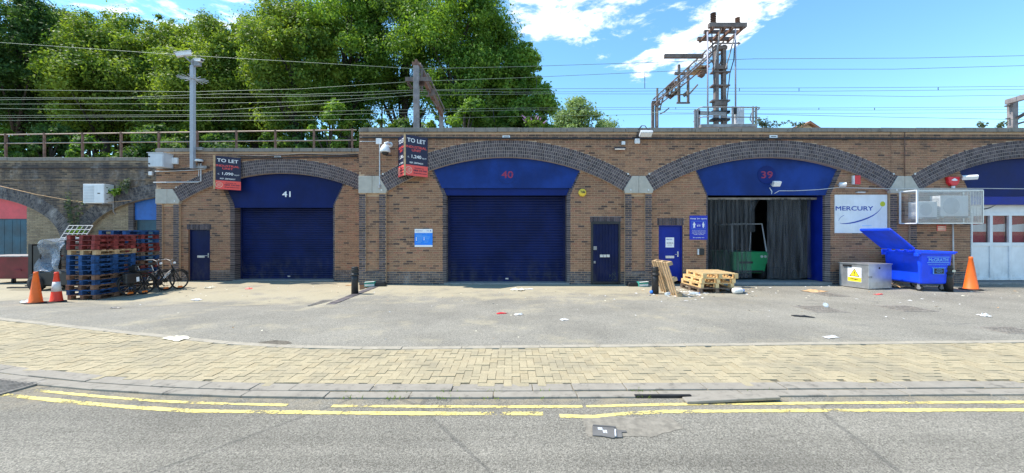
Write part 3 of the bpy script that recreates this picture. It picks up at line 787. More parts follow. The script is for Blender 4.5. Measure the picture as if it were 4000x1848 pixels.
for i in range(34):
    c = Vector((8.15+rnd.gauss(0,.09), gv-.02, .34+rnd.gauss(0,.11))); a = rnd.uniform(0, 6.3); s_ = rnd.uniform(.015,.035)
    gw.face([c, c+Vector((math.cos(a)*s_, -.01, math.sin(a)*s_)), c+Vector((math.cos(a+.8)*s_*1.3, -.015, math.sin(a+.8)*s_*1.3))])
tag(ob('creeper', gw, m_weed, loc=(-4.72, 12.9, .03)), 'small dusty weed growing through the foot of the barred gate', 'plant')

# ---- unit 39: inside the open doorway
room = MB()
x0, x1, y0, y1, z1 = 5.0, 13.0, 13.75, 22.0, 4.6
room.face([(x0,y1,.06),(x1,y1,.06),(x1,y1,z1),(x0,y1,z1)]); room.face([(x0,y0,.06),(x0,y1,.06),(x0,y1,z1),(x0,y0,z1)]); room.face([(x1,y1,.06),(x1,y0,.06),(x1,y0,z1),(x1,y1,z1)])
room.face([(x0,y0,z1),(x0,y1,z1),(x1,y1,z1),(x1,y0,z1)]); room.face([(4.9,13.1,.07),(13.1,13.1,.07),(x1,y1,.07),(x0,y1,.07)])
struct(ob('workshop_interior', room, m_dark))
ob('reveal_panel', MB().box(6.44, 6.46, .3, .95, .08, 3.06), m_royal, A39)
ob('reveal_panel', MB().box(2.42, 2.44, .53, .95, .08, 3.06), m_navy, A39)
ob('curtain_rail', MB().box(2.42, 6.46, .52, .56, 2.93, 3.0), m_galvd, A39)
cur = thing('strip_curtain', 'grimy clear plastic strip curtain hanging in the open doorway under 39', 'curtain', (4.28, 13.44, .1))
def strip(u, w, zlo, lean=0.0, zhi=2.9):
    mb = MB(); n = 6; pts = []
    for i in range(n+1):
        z = zhi+(zlo-zhi)*i/n; dx = lean*(i/n); pts.append([(u+dx+w*(j/4-.5), .012*math.sin(j*1.57)+rnd.uniform(-.012,.012), z) for j in range(5)])
    for i in range(n):
        for j in range(4): mb.face([pts[i+1][j], pts[i+1][j+1], pts[i][j+1], pts[i][j]])
    o = ob('strip', mb, m_strip, cur, smooth=True, loc=(0, rnd.uniform(-.03,.03), 0)); return o
u = 2.50
while u < 4.05: strip(u, .24, .06+rnd.uniform(0,.05)); u += .155
strip(4.15, .22, 1.72, .02); strip(4.02, .24, 2.35, -.1); strip(4.35, .2, 2.5, -.22)
u = 4.83
while u < 6.1: strip(u, .27, .06+rnd.uniform(0,.05)); u += .115
# green electric truck behind the curtain
tk = thing('electric_truck', 'green electric tow truck with white cab frame parked inside the doorway under 39', 'truck', (8.93, 14.15, .07))
tb = MB().prism([(-.75,.22),(.42,.22),(.46,.3),(.50,.55),(.55,.62),(.60,.95),(.52,1.02),(-.75,1.02)], 0, 1.6); ob('body', tb, m_green, tk, bevel=.03)
ob('bumper', MB().box(-.75, .35, -.05, 0, .25, .33), m_black, tk); ob('grille', MB().box(-.5, .0, -.012, 0, .58, .66), m_black, tk)
for x in (.33, .46): ob('headlight', MB().lathe([(.05,0),(.045,-.02)], 14, (x, -.002, .84), axis='y'), m_litterw, tk)
ob('cab_frame', MB().tube([(-.75,.02,1.02),(-.72,.1,2.05),(.40,.1,2.05),(.52,.02,1.02)], .025, 6).tube([(-.1,.03,1.05),(-.03,.08,1.75)], .012, 6).tube([(-.72,.1,2.05),(-.72,1.4,2.05),(.40,1.4,2.05),(.40,.1,2.05)], .02, 6), m_ltgrey, tk)
for y in (.25, 1.3):
    w_ = new('wheel', None, tk, (.42, y, .20)); ob('tyre', MB().lathe([(.14,-.09),(.26,-.08),(.27,0),(.26,.08),(.14,.09)], 20, axis='x'), m_rubber, w_, smooth=True); ob('rim', MB().lathe([(.13,-.07),(.13,.07)], 14, axis='x'), m_galvd, w_)
ob('steering_column', MB().tube([(-.15,.3,1.0),(-.2,.5,1.3)], .02, 6), m_black, tk)

# ---- unit 38: white timber shopfront behind
sf = new('shopfront', None, A38); v = .46
a, b = 2.45, 6.52
ob('blue_fascia', MB().box(a-.05, b+.05, .205, .42, 2.73, 3.01), m_royal, A38)
ob('head_panel', MB().box(a, b, v, v+.05, 2.46, 2.76), m_white, sf)
cols = [a, a+.36, a+1.06, a+1.73, a+2.4, a+3.05, a+3.7, b]
for i in range(len(cols)-1):
    c0, c1 = cols[i], cols[i+1]
    bay = new('bay', None, sf); dv = .03 if i == 0 else 0
    ob('lower_panel', MB().box(c0+.05, c1-.05, v+.012+dv, v+.05+dv, .10, 1.30), m_white, bay)
    ob('window_frame', MB().box(c0, c0+.05, v-.02+dv, v+.06+dv, .10, 2.46).box(c1-.05, c1, v-.02+dv, v+.06+dv, .10, 2.46).box(c0+.05, c1-.05, v-.02+dv, v+.06+dv, 1.30, 1.42).box(c0+.05, c1-.05, v-.02+dv, v+.06+dv, 2.36, 2.46).box(c0+.05, c1-.05, v-.012+dv, v+.05+dv, .10, .19), m_white, bay, bevel=.004)
    ob('pane', MB().box(c0+.05, c1-.05, v+.03+dv, v+.036+dv, 1.42, 2.36), m_window, bay)
    ob('red_reflection', MB().box(c0+.02, c1-.02, v+.12+dv, v+.125+dv, 1.40, 2.40), m_redreflection, bay)  # plain red sheet stands in for the red car reflected in the pane
    ob('white_shelf', MB().prism([(c0+.03,1.80),(c1-.03,1.80),(c1-.03,2.08),(c0+.03,2.02)], v+.10+dv, v+.115+dv), m_white, bay)
sm = MB()
for i in range(12):
    t0, t1 = i/12, (i+1)/12; f = lambda t: (a+.62+t*.62, 2.60+.14*(t**1.8) - .03*math.sin(t*3.14)); q = lambda t: .018*math.sin(t*3.14)+.003
    p0, p1 = f(t0), f(t1); sm.face([(p0[0], v-.004, p0[1]-q(t0)), (p1[0], v-.004, p1[1]-q(t1)), (p1[0], v-.004, p1[1]+q(t1)), (p0[0], v-.004, p0[1]+q(t0))])
ob('swoosh', sm, m_navyprint, sf)

# ---- the body behind: deck, return wall, rooms
dk = MB()
dk.box(-5.15, 60, 13.31, 27.5, 4.72, 4.95); dk.box(-40, -5.16, 16.75, 27.5, 4.6, 4.82); dk.box(-14.15, -5.16, 15.61, 16.74, 4.6, 4.95)
dk.box(-40, 60, 27.5, 28, -.6, 4.7); dk.box(22.3, 60, 12.93, 13.3, -.1, 5.28)
struct(ob('railway_deck', dk, m_ballast))
ob('return_wall', MB().box(-.448, -.23, .03, 3.0, -.2, 5.11), m_brick, A40)
RB = MB()
for k in range(68):
    y = 12.93 + (.1125 if k % 2 else 0)
    while y < 15.15: RB.box(-.462, -.44, (y-12.9), (y-12.9)+.215, k*CO, k*CO+BH); y += .225
stuff(ob('return_bricks', RB, m_brick, A40))
ob('return_coping', MB().box(-.50, -.05, .43, 2.9, TOPB, TOPC), m_coping, A40, bevel=.012)

# ---- the old viaduct at the far left
OY = 16.4; ocx = (-23.55, -14.2); OA, OBh, OSZ = 4.15, 2.0, 1.4+.15
OV = thing('old_viaduct', 'old soot-stained brick viaduct with low arches at the far left', 'viaduct', (-19.0, OY, -.15))
def oin(x, ex=0.0):
    best = -9
    for c in ocx:
        d = (x-c)/(OA+ex)
        if abs(d) < 1: best = max(best, OSZ + (OBh+ex)*math.sqrt(1-d*d))
    return best
def old_upper(w):
    iv = [(-24.5+19, -14.05+19)]
    for c in ocx:
        q = (w-OSZ)/(OBh+.58)
        if w < OSZ: iv = subtract(iv, c+19-(OA+.0), c+19+OA)
        elif q < 1: h = (OA+.58)*math.sqrt(1-q*q); iv = subtract(iv, c+19-h, c+19+h)
    return iv
def old_in(w):
    out = []
    for c in ocx:
        if w < OSZ: h = OA
        else:
            q = (w-OSZ)/OBh
            if q >= 1: continue
            h = OA*math.sqrt(1-q*q)
        iv = [(c+19-h, c+19+h)]
        if c < -20: iv = subtract(iv, -24+19, -21.05+19)
        else: iv = subtract(iv, -16.42+19, -12+19)
        out += [(max(s, -5.5), min(e, 4.95)) for s, e in iv if min(e, 4.95) > max(s, -5.5)]
    return out
mo = MB(); w = 0
while w < 5.1:
    for a, b in old_upper(w+.02): mo.face([(a,.008,w),(b,.008,w),(b,.008,w+.04),(a,.008,w+.04)])
    for a, b in old_in(w+.02): mo.face([(a,.158,w),(b,.158,w),(b,.158,w+.04),(a,.158,w+.04)])
    w += .04
mo.box(-5.5, 5, .3, .5, 3.9, 5.0)
ob('mortar', mo, m_mortaro, OV)
emit(OV, 'brick', old_me, m_old, lay(old_upper, 0, 4.99, 0), 300, 0, 'bricks', (-22, -13))
emit(OV, 'infill_brick', stock_me, m_stock, lay(old_in, 0, 4.0, .15), 250, 0, 'infill_bricks', (-22, -13))
ring = MB(); rm = MB(); V = []
for c in ocx:
    for k in range(5):
        ex = k*.116+.01
        s = -1.45
        t = math.pi*.02
        while t < math.pi*.98:
            x = c + (OA+ex)*math.cos(t); z = OSZ + (OBh+ex)*math.sin(t)
            tx, tz = -(OA+ex)*math.sin(t), (OBh+ex)*math.cos(t); ln = math.hypot(tx, tz)
            if -24 < x < -14.0: V.append((x+19, z, math.atan2(tz/ln, tx/ln)))
            t += .076/ln
    for i in range(40):
        t0, t1 = math.pi*i/40, math.pi*(i+1)/40; q = lambda t, e: (c+19+(OA+e)*math.cos(t), .004, OSZ+(OBh+e)*math.sin(t))
        if -24.5 < q(t0, 0)[0]-19 < -13.9:
            rm.face([q(t1,0), q(t0,0), q(t0,.59), q(t1,.59)]); a_, b_ = q(t0,0), q(t1,0); rm.face([a_, b_, (b_[0],.3,b_[2]), (a_[0],.3,a_[2])])
ob('arch_mortar', rm, m_mortaro, OV)
ovb = MB().box(-.0312, .0312, 0, .03, 0, .104, back=False).mesh('arch_brick', m_oldring)
V.sort(key=lambda q: (not (-22 < q[0]-19 < -15.2), q[0]))
for n_, (x, z, a) in enumerate(V):
    loc = (x, rnd.uniform(-.006, .0), z); ang = -(a-math.pi)
    if n_ < 300: new('arch_brick', ovb, OV, loc, (0, ang, 0))
    else:
        M_ = Matrix.Translation(loc) @ Matrix.Rotation(ang, 4, 'Y'); b0 = len(ring.v); q = MB().box(-.0328,.0328,0,.03,0,.104, back=False).xf(M_)
        ring.v += q.v; ring.f += [tuple(i+b0 for i in f) for f in q.f]; ring.m += q.m
stuff(ob('arch_bricks', ring, m_oldring, OV))
u = -5.5
while u < 4.9:
    l = rnd.choice((.9, 1.1, .75)); ob('coping_stone', MB().box(u+.004, min(u+l, 4.95)-.004, -.07, .4, 5.02, 5.17), m_coping, OV, bevel=.015, loc=(0, 0, rnd.uniform(-.012,.012))); u += l
ob('string_course', MB().box(-5.5, 4.95, -.05, .1, 4.70, 4.78).box(-5.5, 4.95, -.03, .1, 4.20, 4.26), m_old, OV)
ob('red_panel', MB().box(-5.3, -21.05+19, .2, .25, 2.55, 3.7), m_pink, OV); ob('door', MB().box(-5.3, -21.05+19, .24, .3, 0, 2.58), m_teal, OV)
for i in range(9): ob('door_plank', MB().box(-5.2+i*.35, -5.2+i*.35+.335, .22, .245, 0, 2.5), m_teal, OV)
ob('blue_panel', MB().box(-16.42+19, 4.95, .2, .25, 2.50, 3.7), m_bluepanel, OV); ob('door', MB().box(-16.36+19, 4.95, .26, .3, 0, 2.52), m_teal, OV)
for i in range(20): ob('shutter_slat', MB().prism([(-16.2+19,.3+i*.11),(4.95,.3+i*.11),(4.95,.39+i*.11),(-16.2+19,.39+i*.11)], .235, .262), m_teal, OV)
jb_ = MB(); w = 0; k = 0
while w < 3.2: ob('jamb_brick', MB().box(-16.62+19, -16.40+19, .13, .26, w, w+BH), m_plinth, OV); w += CO

# ================================================================== THINGS ON THE WALLS
def wx(px, Y): return (px-CX)/FPX*Y
def wz(py, Y): return EYE + (HZ-py)/FPX*Y

def letting_board(label, px_edge, px_r, y_top_e, y_bot_e, Yf, size_txt, ref, left_side):
    """a V of two printed boards standing out from the wall, nose towards the street"""
    X = wx(px_edge, Yf); z1 = wz(y_top_e, Yf); z0 = wz(y_bot_e, Yf); h = z1-z0
    T = thing('letting_board', label, 'sign', (X, Yf, z0), 0, 'to let boards')
    def leaf(nm, ang, w, back):
        L = new(nm, None, T, (.0, 0, 0), (0, 0, ang))
        sg = 1 if not back else -1
        x0, x1 = (.0, w) if not back else (-w, 0)
        ob('board', MB().box(x0, x1, 0, .016, 0, h), m_navyprint, L)
        ob('red_band', MB().box(x0, x1, -.003, 0, 0, h*.265), m_redsign, L)
        cx = (x0+x1)/2
        lettering(L, 'TO LET', cx, h*.875, w*.80, h*.105, m_whiteclean, -.003); lettering(L, 'INDUSTRIAL', cx, h*.715, w*.88, h*.062, m_redsign, -.003); lettering(L, 'UNIT', cx, h*.635, w*.40, h*.062, m_redsign, -.003)
        lettering(L, size_txt, cx, h*.475, w*.42, h*.095, m_whiteclean, -.003); lettering(L, 'SQ FT', cx+w*.345, h*.455, w*.20, h*.038, m_whiteclean, -.003); lettering(L, 'c.', cx-w*.34, h*.46, w*.07, h*.035, m_whiteclean, -.003)
        lettering(L, ref, cx, h*.325, w*.58, h*.042, m_whiteclean, -.003)
        lettering(L, 'Contact us', cx+w*.12, h*.20, w*.40, h*.035, m_navyprint, -.005); lettering(L, '0808 530 840', cx+w*.16, h*.14, w*.58, h*.048, m_navyprint, -.005); lettering(L, 'thearchco.com', cx+w*.16, h*.075, w*.58, h*.04, m_navyprint, -.005)
        rg = MB(); c_ = (cx-w*.33, h*.135)
        for i in range(24):
            a, b = 2*math.pi*i/24, 2*math.pi*(i+1)/24; r0, r1 = h*.078, h*.088
            rg.face([(c_[0]+r0*math.cos(a), -.005, c_[1]+r0*math.sin(a)), (c_[0]+r1*math.cos(a), -.005, c_[1]+r1*math.sin(a)), (c_[0]+r1*math.cos(b), -.005, c_[1]+r1*math.sin(b)), (c_[0]+r0*math.cos(b), -.005, c_[1]+r0*math.sin(b))])
        ob('roundel', rg, m_cream, L)
        for i, q in enumerate(('THE', 'ARCH', 'CO')): lettering(L, q, c_[0], c_[1]+h*(.036-.036*i), w*.13, h*.026, m_cream, -.005)
    leaf('right_leaf', math.atan2(.55, .62), .83, False)
    leaf('left_leaf', -math.atan2(.55, .36), .70, True)
    ob('post', MB().box(-.03, .03, -.01, .035, -.01, h+.01), m_woodt, T)
    [ob('bracket', MB().bar((0,.03,h*k),(0,.62,h*k),.04,.04), m_woodt, T) for k in (.75, .25)]
    return T
letting_board('V-shaped black and red TO LET board with both leaves showing, right of the dome camera', 1018, 1065, 337, 440, 12.3, '1,240', 'REF: ZBM04634', True)
letting_board('black and red TO LET board showing one leaf, right of the camera pole', 539, 598, 391, 475, 14.55, '1,090', 'REF: ZBM04027', False)

def flat_sign(label, px0, px1, py0, py1, Y, mt, cat='sign', name='sign', depth=.012):
    x0, x1, z1, z0 = wx(px0, Y), wx(px1, Y), wz(py0, Y), wz(py1, Y)
    T = thing(name, label, cat, ((x0+x1)/2, Y, z0)); w, h = x1-x0, z1-z0
    ob('board', MB().box(-w/2, w/2, 0, depth, 0, h), mt, T); return T, w, h
YP = 12.9+PV
# parking notice on unit 40
T, w, h = flat_sign('bright blue parking notice with white header left of shutter 40', 1043, 1088, 576, 621, YP-.015, m_sky_print)
ob('header', MB().box(-w/2, w/2, -.002, 0, h*.78, h), m_whiteclean, T); ob('footer', MB().box(-w/2, w/2, -.002, 0, 0, h*.10), m_whiteclean, T)
lettering(T, 'Network Homes', -w*.25, h*.895, w*.38, h*.045, m_blueprint); ob('logo', MB().box(w*.36, w*.43, -.004, -.002, h*.865, h*.92), m_blueprint, T); lettering(T, 'OPENING HOURS', w*.24, h*.895, w*.15, h*.03, m_blueprint)
lettering(T, 'Permit Holders Parking Only', -w*.05, h*.725, w*.80, h*.06, m_paleprint)
ln = MB()
for i, (a, b, z) in enumerate(((-.42,-.1,.66),(-.42,.2,.61),(-.42,.36,.56),(-.33,-.05,.5),(-.33,-.04,.44),(-.33,-.1,.375),(-.33,-.08,.31),(.1,.34,.5),(.1,.3,.44),(.03,.3,.33),(.03,.25,.26),(-.42,-.15,.23))): ln.box(a*w, b*w, -.003, -.001, z*h-.006, z*h+.006)
ob('small_print', ln, m_paleprint, T)
for z in (.51, .44, .37): ob('symbol', MB().lathe([(.018,0),(.018,-.004)], 12, (-.4*w, 0, z*h), axis='y'), m_whiteclean, T)
for z in (.51, .45, .39): ob('symbol', MB().lathe([(.016,0),(.016,-.004)], 12, (.03*w, 0, z*h), axis='y'), m_whiteclean, T)
# keep 2 m apart
T, w, h = flat_sign('dark blue Keep 2m apart sign beside the blue door under 39', 1735, 1780, 542.5, 603, YP-.015, m_keepblue)
lettering(T, 'Keep 2m apart', 0, h*.87, w*.92, h*.075, m_whiteclean); lettering(T, 'Be socially safe', 0, h*.085, w*.64, h*.045, m_whiteclean)
for i, q in enumerate(('We have a social distancing', 'programme in place, please', 'respect this and adhere to the', 'signage on premises')): lettering(T, q, 0, h*(.37-.052*i), w*(.76 if i != 3 else .56), h*.033, m_whiteclean)
fr = MB(); x0, x1, z0, z1 = -w*.38, w*.37, h*.44, h*.775
for a in ((x0,x1,z0,z0+.006),(x0,x1,z1-.006,z1),(x0,x0+.006,z0,z1),(x1-.006,x1,z0,z1)): fr.box(a[0],a[1],-.003,0,a[2],a[3])
ob('frame', fr, m_paleprint, T)
pm = MB(); cz = h*.61
for sx, fem in ((-.25*w, 0), (.26*w, 1)):
    pm.lathe([(.018,0),(.018,-.003)], 10, (sx, 0, cz+.085), axis='y')
    if not fem: pm.prism([(sx-.05,cz),(sx-.03,cz+.06),(sx+.03,cz+.06),(sx+.05,cz),(sx+.035,cz-.005),(sx+.022,cz+.03),(sx+.032,cz-.10),(sx+.008,cz-.10),(sx,cz-.03),(sx-.008,cz-.10),(sx-.032,cz-.10),(sx-.022,cz+.03),(sx-.035,cz-.005)], -.003, 0)
    else: pm.prism([(sx-.042,cz),(sx-.024,cz+.06),(sx+.024,cz+.06),(sx+.042,cz),(sx+.03,cz-.002),(sx+.016,cz+.02),(sx+.038,cz-.05),(sx+.016,cz-.05),(sx+.014,cz-.10),(sx-.014,cz-.10),(sx-.016,cz-.05),(sx-.038,cz-.05),(sx-.016,cz+.02),(sx-.03,cz-.002)], -.003, 0)
pm.prism([(-.065,cz-.03),(-.035,cz-.055),(-.035,cz-.038),(.035,cz-.038),(.035,cz-.055),(.065,cz-.03),(.035,cz-.005),(.035,cz-.022),(-.035,cz-.022),(-.035,cz-.005)], -.003, 0)
ob('pictogram', pm, m_whiteclean, T); lettering(T, '2 METRES', 0, cz+.02, .12, .016, m_whiteclean)
# company board
T, w, h = flat_sign('large white MERCURY company board with blue swoosh and yellow dot', 2100.5, 2232, 490, 586.5, YP-.03, m_white, depth=.03)
lettering(T, 'MERCURY', -w*.13, h*.645, w*.72, h*.118, m_blueprint)
ob('yellow_dot', MB().lathe([(.087,0),(.087,-.004)], 30, (w*.41, 0, h*.76), axis='y'), m_lime, T)
sw = MB(); pts = [(-.41,.262),(-.36,.248),(-.30,.248),(-.22,.258),(-.12,.285),(0,.33),(.12,.39),(.22,.455),(.30,.53),(.36,.61),(.395,.69)]
for i in range(len(pts)-1):
    t0, t1 = i/10, (i+1)/10; q = lambda t: h*(.003+.014*math.sin(math.pi*min(1, t*1.05)))
    a, b = pts[i], pts[i+1]; sw.face([(a[0]*w+q(t0)*.3,-.004,a[1]*h-q(t0)),(b[0]*w+q(t1)*.3,-.004,b[1]*h-q(t1)),(b[0]*w-q(t1)*.3,-.004,b[1]*h+q(t1)),(a[0]*w-q(t0)*.3,-.004,a[1]*h+q(t0))])
pts = [(-.43,.32),(-.42,.36),(-.40,.40),(-.37,.435),(-.325,.47)]
for i in range(4):
    a, b = pts[i], pts[i+1]; sw.face([(a[0]*w,-.004,a[1]*h-.006),(b[0]*w,-.004,b[1]*h-.006),(b[0]*w-.004,-.004,b[1]*h+.006),(a[0]*w-.006,-.004,a[1]*h+.006)])
ob('swoosh', sw, m_blueprint, T); ob('small_print', MB().box(.02*w, .2*w, -.003, 0, .188*h, .198*h), m_paleprint, T)
# small red notice under the cage
T, w, h = flat_sign('small red and white notice on the brick below the caged units', 2357.5, 2380, 566, 581, YP-.012, m_redsign)
for z in (.72, .46, .2): ob('print_line', MB().box(-w*.44, w*.44, -.003, 0, h*z-.022, h*z+.012), m_cream, T)
lettering(T, 'NO PARKING', 0, h*.88, w*.8, h*.12, m_darkprint)
# little white address plates above the crowns
for px0, px1, py0, py1, Y, lab in ((1264,1283,341,347,12.9,'the middle arch with the closed shutter'), (1936,1956,340,346.5,12.9,'the arch with the open doorway'), (690,706,392,397,15.2,'the set-back arch')):
    T, w, h = flat_sign('tiny white plate on the brick above ' + lab, px0, px1, py0, py1, Y-.012, m_whiteclean, 'sign', 'address_plate')
    ob('print_line', MB().box(-w*.35, w*.35, -.003, 0, h*.35, h*.6), m_darkprint, T)

# conduits and cables along the wall heads
def cable(name, pts, r, mt, label, cat='cable', n=6): return tag(ob(name, MB().tube(pts, r, n), mt, smooth=True), label, cat)
def wall_line(pairs, Y): return [at(a, b, Y) for a, b in pairs]
cable('wall_conduit', wall_line([(905,346.5),(1010,346.5),(1264,348),(1600,349),(2000,348.5),(2276,349),(2576,348),(2700,348)], 12.86), .028, m_cable, 'long black conduit running along the wall head above units 40 to 38', 'conduit')
cable('wall_conduit', wall_line([(905,356),(953,356)], 12.86), .012, m_ltgrey, 'short white conduit from the corner of unit 40 to the junction box', 'conduit')
cable('wall_conduit', wall_line([(598,392),(660,393),(760,387),(860,390),(900,389)], 15.12), .022, m_cable, 'upper black conduit on the wall head above unit 41', 'conduit')
cable('wall_conduit', wall_line([(598,398),(700,397),(780,395),(870,394),(900,393.5)], 15.12), .022, m_cable, 'lower black conduit on the wall head above unit 41', 'conduit')
cable('sagging_cable', wall_line([(0,468),(90,489),(180,505),(250,511),(330,504)], 16.1), .012, m_kraft, 'pale cable sagging across the old viaduct at the far left')
cable('sagging_cable', wall_line([(1948,487),(1960,480),(2000,480),(2060,477),(2107,472),(2160,473),(2230,475),(2300,474),(2400,474),(2472,474),(2576,475),(2700,475)], 12.78), .011, m_litterw, 'white cable looping along the wall from the doorway under 39 to unit 38')
cable('conduit_pipe', [at(2276,333,12.86), at(2276,443,12.86)], .014, m_rust, 'thin brown vertical pipe on the wall between units 39 and 38', 'pipe')
cable('conduit_pipe', [at(2397,562,12.95), at(2399,690,12.95)], .022, m_litterw, 'white vertical pipe below the caged units', 'pipe')
cable('conduit_pipe', [at(2296,566,12.95), at(2296,632,12.95)], .012, m_litterw, 'thin pale pipe on the pilaster left of the caged units', 'pipe')

# junction box + dome camera on unit 40
def junction(label, px, py, Y, s=.18, mt=m_white):
    p = at(px, py, Y); T = thing('junction_box', label, 'junction box', (p.x, Y, p.z))
    ob('box', MB().box(-s/2, s/2, -.08, 0, -s/2, s/2), mt, T, bevel=.012); ob('cover', MB().box(-s*.4, s*.4, -.086, -.08, -s*.4, s*.4), mt, T); return T
j = junction('white junction box with conduit below, upper left of unit 40', 954.5, 356.5, 12.9, .19); ob('conduit', MB().tube([(.02,-.03,-.09),(.02,-.03,-1.5)], .02, 6), m_ltgrey, j); ob('elbow', MB().lathe([(.05,-.06),(.05,.06)], 8, (.02,-.03,-1.52)), m_galvd, j)
junction('white square junction box above the small wall light near unit 40', 1567, 361, 12.9, .12)
junction('white box below the wall floodlight bracket', 1602, 356, 12.9, .17)
junction('white junction box right of the grey cabinet on unit 41', 442, 405.5, 15.2, .25)
junction('tiny white box on the old viaduct beside unit 41', 382, 437, 16.35, .16)
p = at(969, 373, 12.62); T = thing('dome_camera', 'white dome security camera hanging on the wall of unit 40', 'camera', (p.x, 12.9, p.z))
ob('bracket', MB().tube([(.08,0,.18),(.06,-.2,.2),(.0,-.28,.16),(0,-.28,.08)], .045, 10).lathe([(.09,0),(.09,-.03)], 12, (.08,0,.18), axis='y'), m_white, T, smooth=True)
ob('housing', MB().lathe([(.05,.12),(.09,.10),(.155,-.02),(.17,-.10),(.165,-.13)], 20, (0,-.28,0)), m_white, T, smooth=True)
ob('dome', MB().lathe([(.115,-.13),(.11,-.17),(.075,-.215),(.02,-.235)], 18, (0,-.28,0)), m_black, T, smooth=True)
# mini dome on conduit, unit 41
p = at(508, 406, 15.2); T = thing('mini_camera', 'small white dome camera on bent conduit left of unit 41 board', 'camera', (p.x, 15.2, p.z))
ob('conduit', MB().tube([(.0,-.05,-.05),(.0,-.05,-.80),(-.12,-.05,-.83),(-1.9,-.03,-.84)], .022, 6), m_ltgrey, T); ob('stem', MB().tube([(-.1,-.03,-.6),(-.1,-.03,-.05)], .015, 6), m_ltgrey, T)
ob('housing', MB().lathe([(.05,.06),(.12,.05),(.14,0),(.13,-.04)], 16, (0,-.14,0)), m_white, T, smooth=True); ob('dome', MB().lathe([(.09,-.04),(.06,-.09),(.01,-.105)], 14, (0,-.14,0)), m_black, T, smooth=True)
# bracketed camera on the old viaduct
p = at(446.0/1.586*.644+0, 0, 1)
p = at(287, 486, 16.3); T = thing('wall_camera', 'small camera on a bent wall bracket beside the air conditioner', 'camera', (p.x, 16.3, p.z))
ob('bracket', MB().tube([(.06,0,-.9),(.06,-.08,-.8),(.06,-.10,.02),(-.08,-.14,.06)], .022, 6), m_galvd, T); ob('body', MB().box(-.22, .02, -.24, -.08, -.02, .10), m_ltgrey, T, bevel=.02); ob('lens', MB().lathe([(.03,-.02),(.03,.02)], 10, (-.18,-.25,.04), axis='y'), m_black, T)

# wall lights
def floodlight(label, px, py, Y, w=.34, h=.14, out=.25, tilt=.5, mt=m_ltgrey, yaw=0):
    p = at(px, py, Y); T = thing('floodlight', label, 'light', (p.x, Y, p.z)); M_ = Matrix.Rotation(yaw, 3, 'Z') @ Matrix.Rotation(tilt, 3, 'X')
    ob('bracket', MB().bar((0,0,.02),(0,-out,.02),.04,.03), m_galvd, T)
    ob('housing', MB().obox((0,-out,0), (w,.10,h), M_), mt, T, bevel=.015)
    ob('glass', MB().obox(Vector((0,-out,0)) + M_ @ Vector((0,-.053,0)), (w*.86,.006,h*.8), M_), m_whiteclean, T); return T
f = floodlight('grey wall floodlight with looped cable between units 40 and 39', 1616, 343, 12.9, .40, .22, .35, .95)
ob('cable_loop', MB().tube([(-.2,-.02,-.12),(-.18,-.05,.2),(-.05,-.07,.34),(.02,-.2,.30),(.10,-.3,.1)], .014, 6).tube([(-.16,-.02,-.12),(-.12,-.06,.25),(-.05,-.07,.32)], .014, 6), m_cable, f)
floodlight('thin black bulkhead light right of the unit 40 arch', 1557, 374.5, 12.9, .40, .06, .1, .9, m_black)
floodlight('square floodlight hanging below the 39 disc', 1939, 465, 13.10, .26, .18, .28, .55)
floodlight('white lamp left of the red alarm box on unit 39', 2107, 466, 13.0, .2, .12, .2, .8, m_white, -.5)
floodlight('white angled lamp beside the red sounder on unit 38', 2418, 449, 13.0, .36, .14, .25, .6, m_white, -.6)
p = at(1938, 481, 13.05); tag(ob('cable_drop', MB().tube([(p.x,13.09,p.z+.12),(p.x+.02,13.0,p.z-.02),(p.x-.03,12.95,p.z-.10)], .013, 6), m_litterw), 'short white cable end dangling above the strip curtain', 'cable')
p = at(2165, 484, 12.95); tag(ob('wall_light', MB().box(p.x-.13, p.x+.13, 12.90, 13.0, p.z-.02, p.z+.02), m_litterw, bevel=.01), 'thin white strip light just above the company board', 'light')
# alarms
p = at(1464.5, 485, YP); T = thing('alarm_box', 'round yellow alarm box on the brick right of shutter 40', 'alarm', (p.x, YP, p.z))
ob('cover', MB().lathe([(.13,0),(.135,-.04),(.12,-.085),(.06,-.11),(.01,-.115)], 24, axis='y'), m_yale, T, smooth=True); lettering(T, 'Yale', 0, .02, .17, .09, m_darkprint, -.122)
p = at(2150, 453.5, YP); T = thing('alarm_box', 'upright red and white alarm box above the company board', 'alarm', (p.x, YP, p.z)); ob('case', MB().box(-.11, .11, -.09, 0, -.15, .15), m_white, T, bevel=.012); ob('front', MB().box(-.075, .11, -.105, -.09, -.15, .15), m_red, T, bevel=.006)
p = at(2391, 456, YP); T = thing('sounder', 'red sounder box with white emblem above the caged units', 'alarm', (p.x, YP, p.z))
ob('case', MB().prism([(-.20,.14),(-.17,-.06),(-.09,-.16),(.09,-.16),(.17,-.06),(.20,.14)], -.12, 0), m_red, T, bevel=.02); ob('emblem', MB().prism([(-.11,.02),(0,.09),(.11,.02),(.05,.0),(-.05,.0)], -.126, -.12), m_whiteclean, T); ob('strobe', MB().lathe([(.05,-.17),(.05,-.24)], 10, (.03,-.05,0)), m_white, T)
p = at(1761.5, 633.5, YP); T = thing('keypad', 'black entry keypad with pale edge beside the strip curtain', 'keypad', (p.x, YP, p.z)); ob('case', MB().box(-.10, .10, -.09, 0, -.11, .11), m_black, T, bevel=.015); ob('edge', MB().box(-.108, -.085, -.095, -.01, -.10, .10), m_white, T)

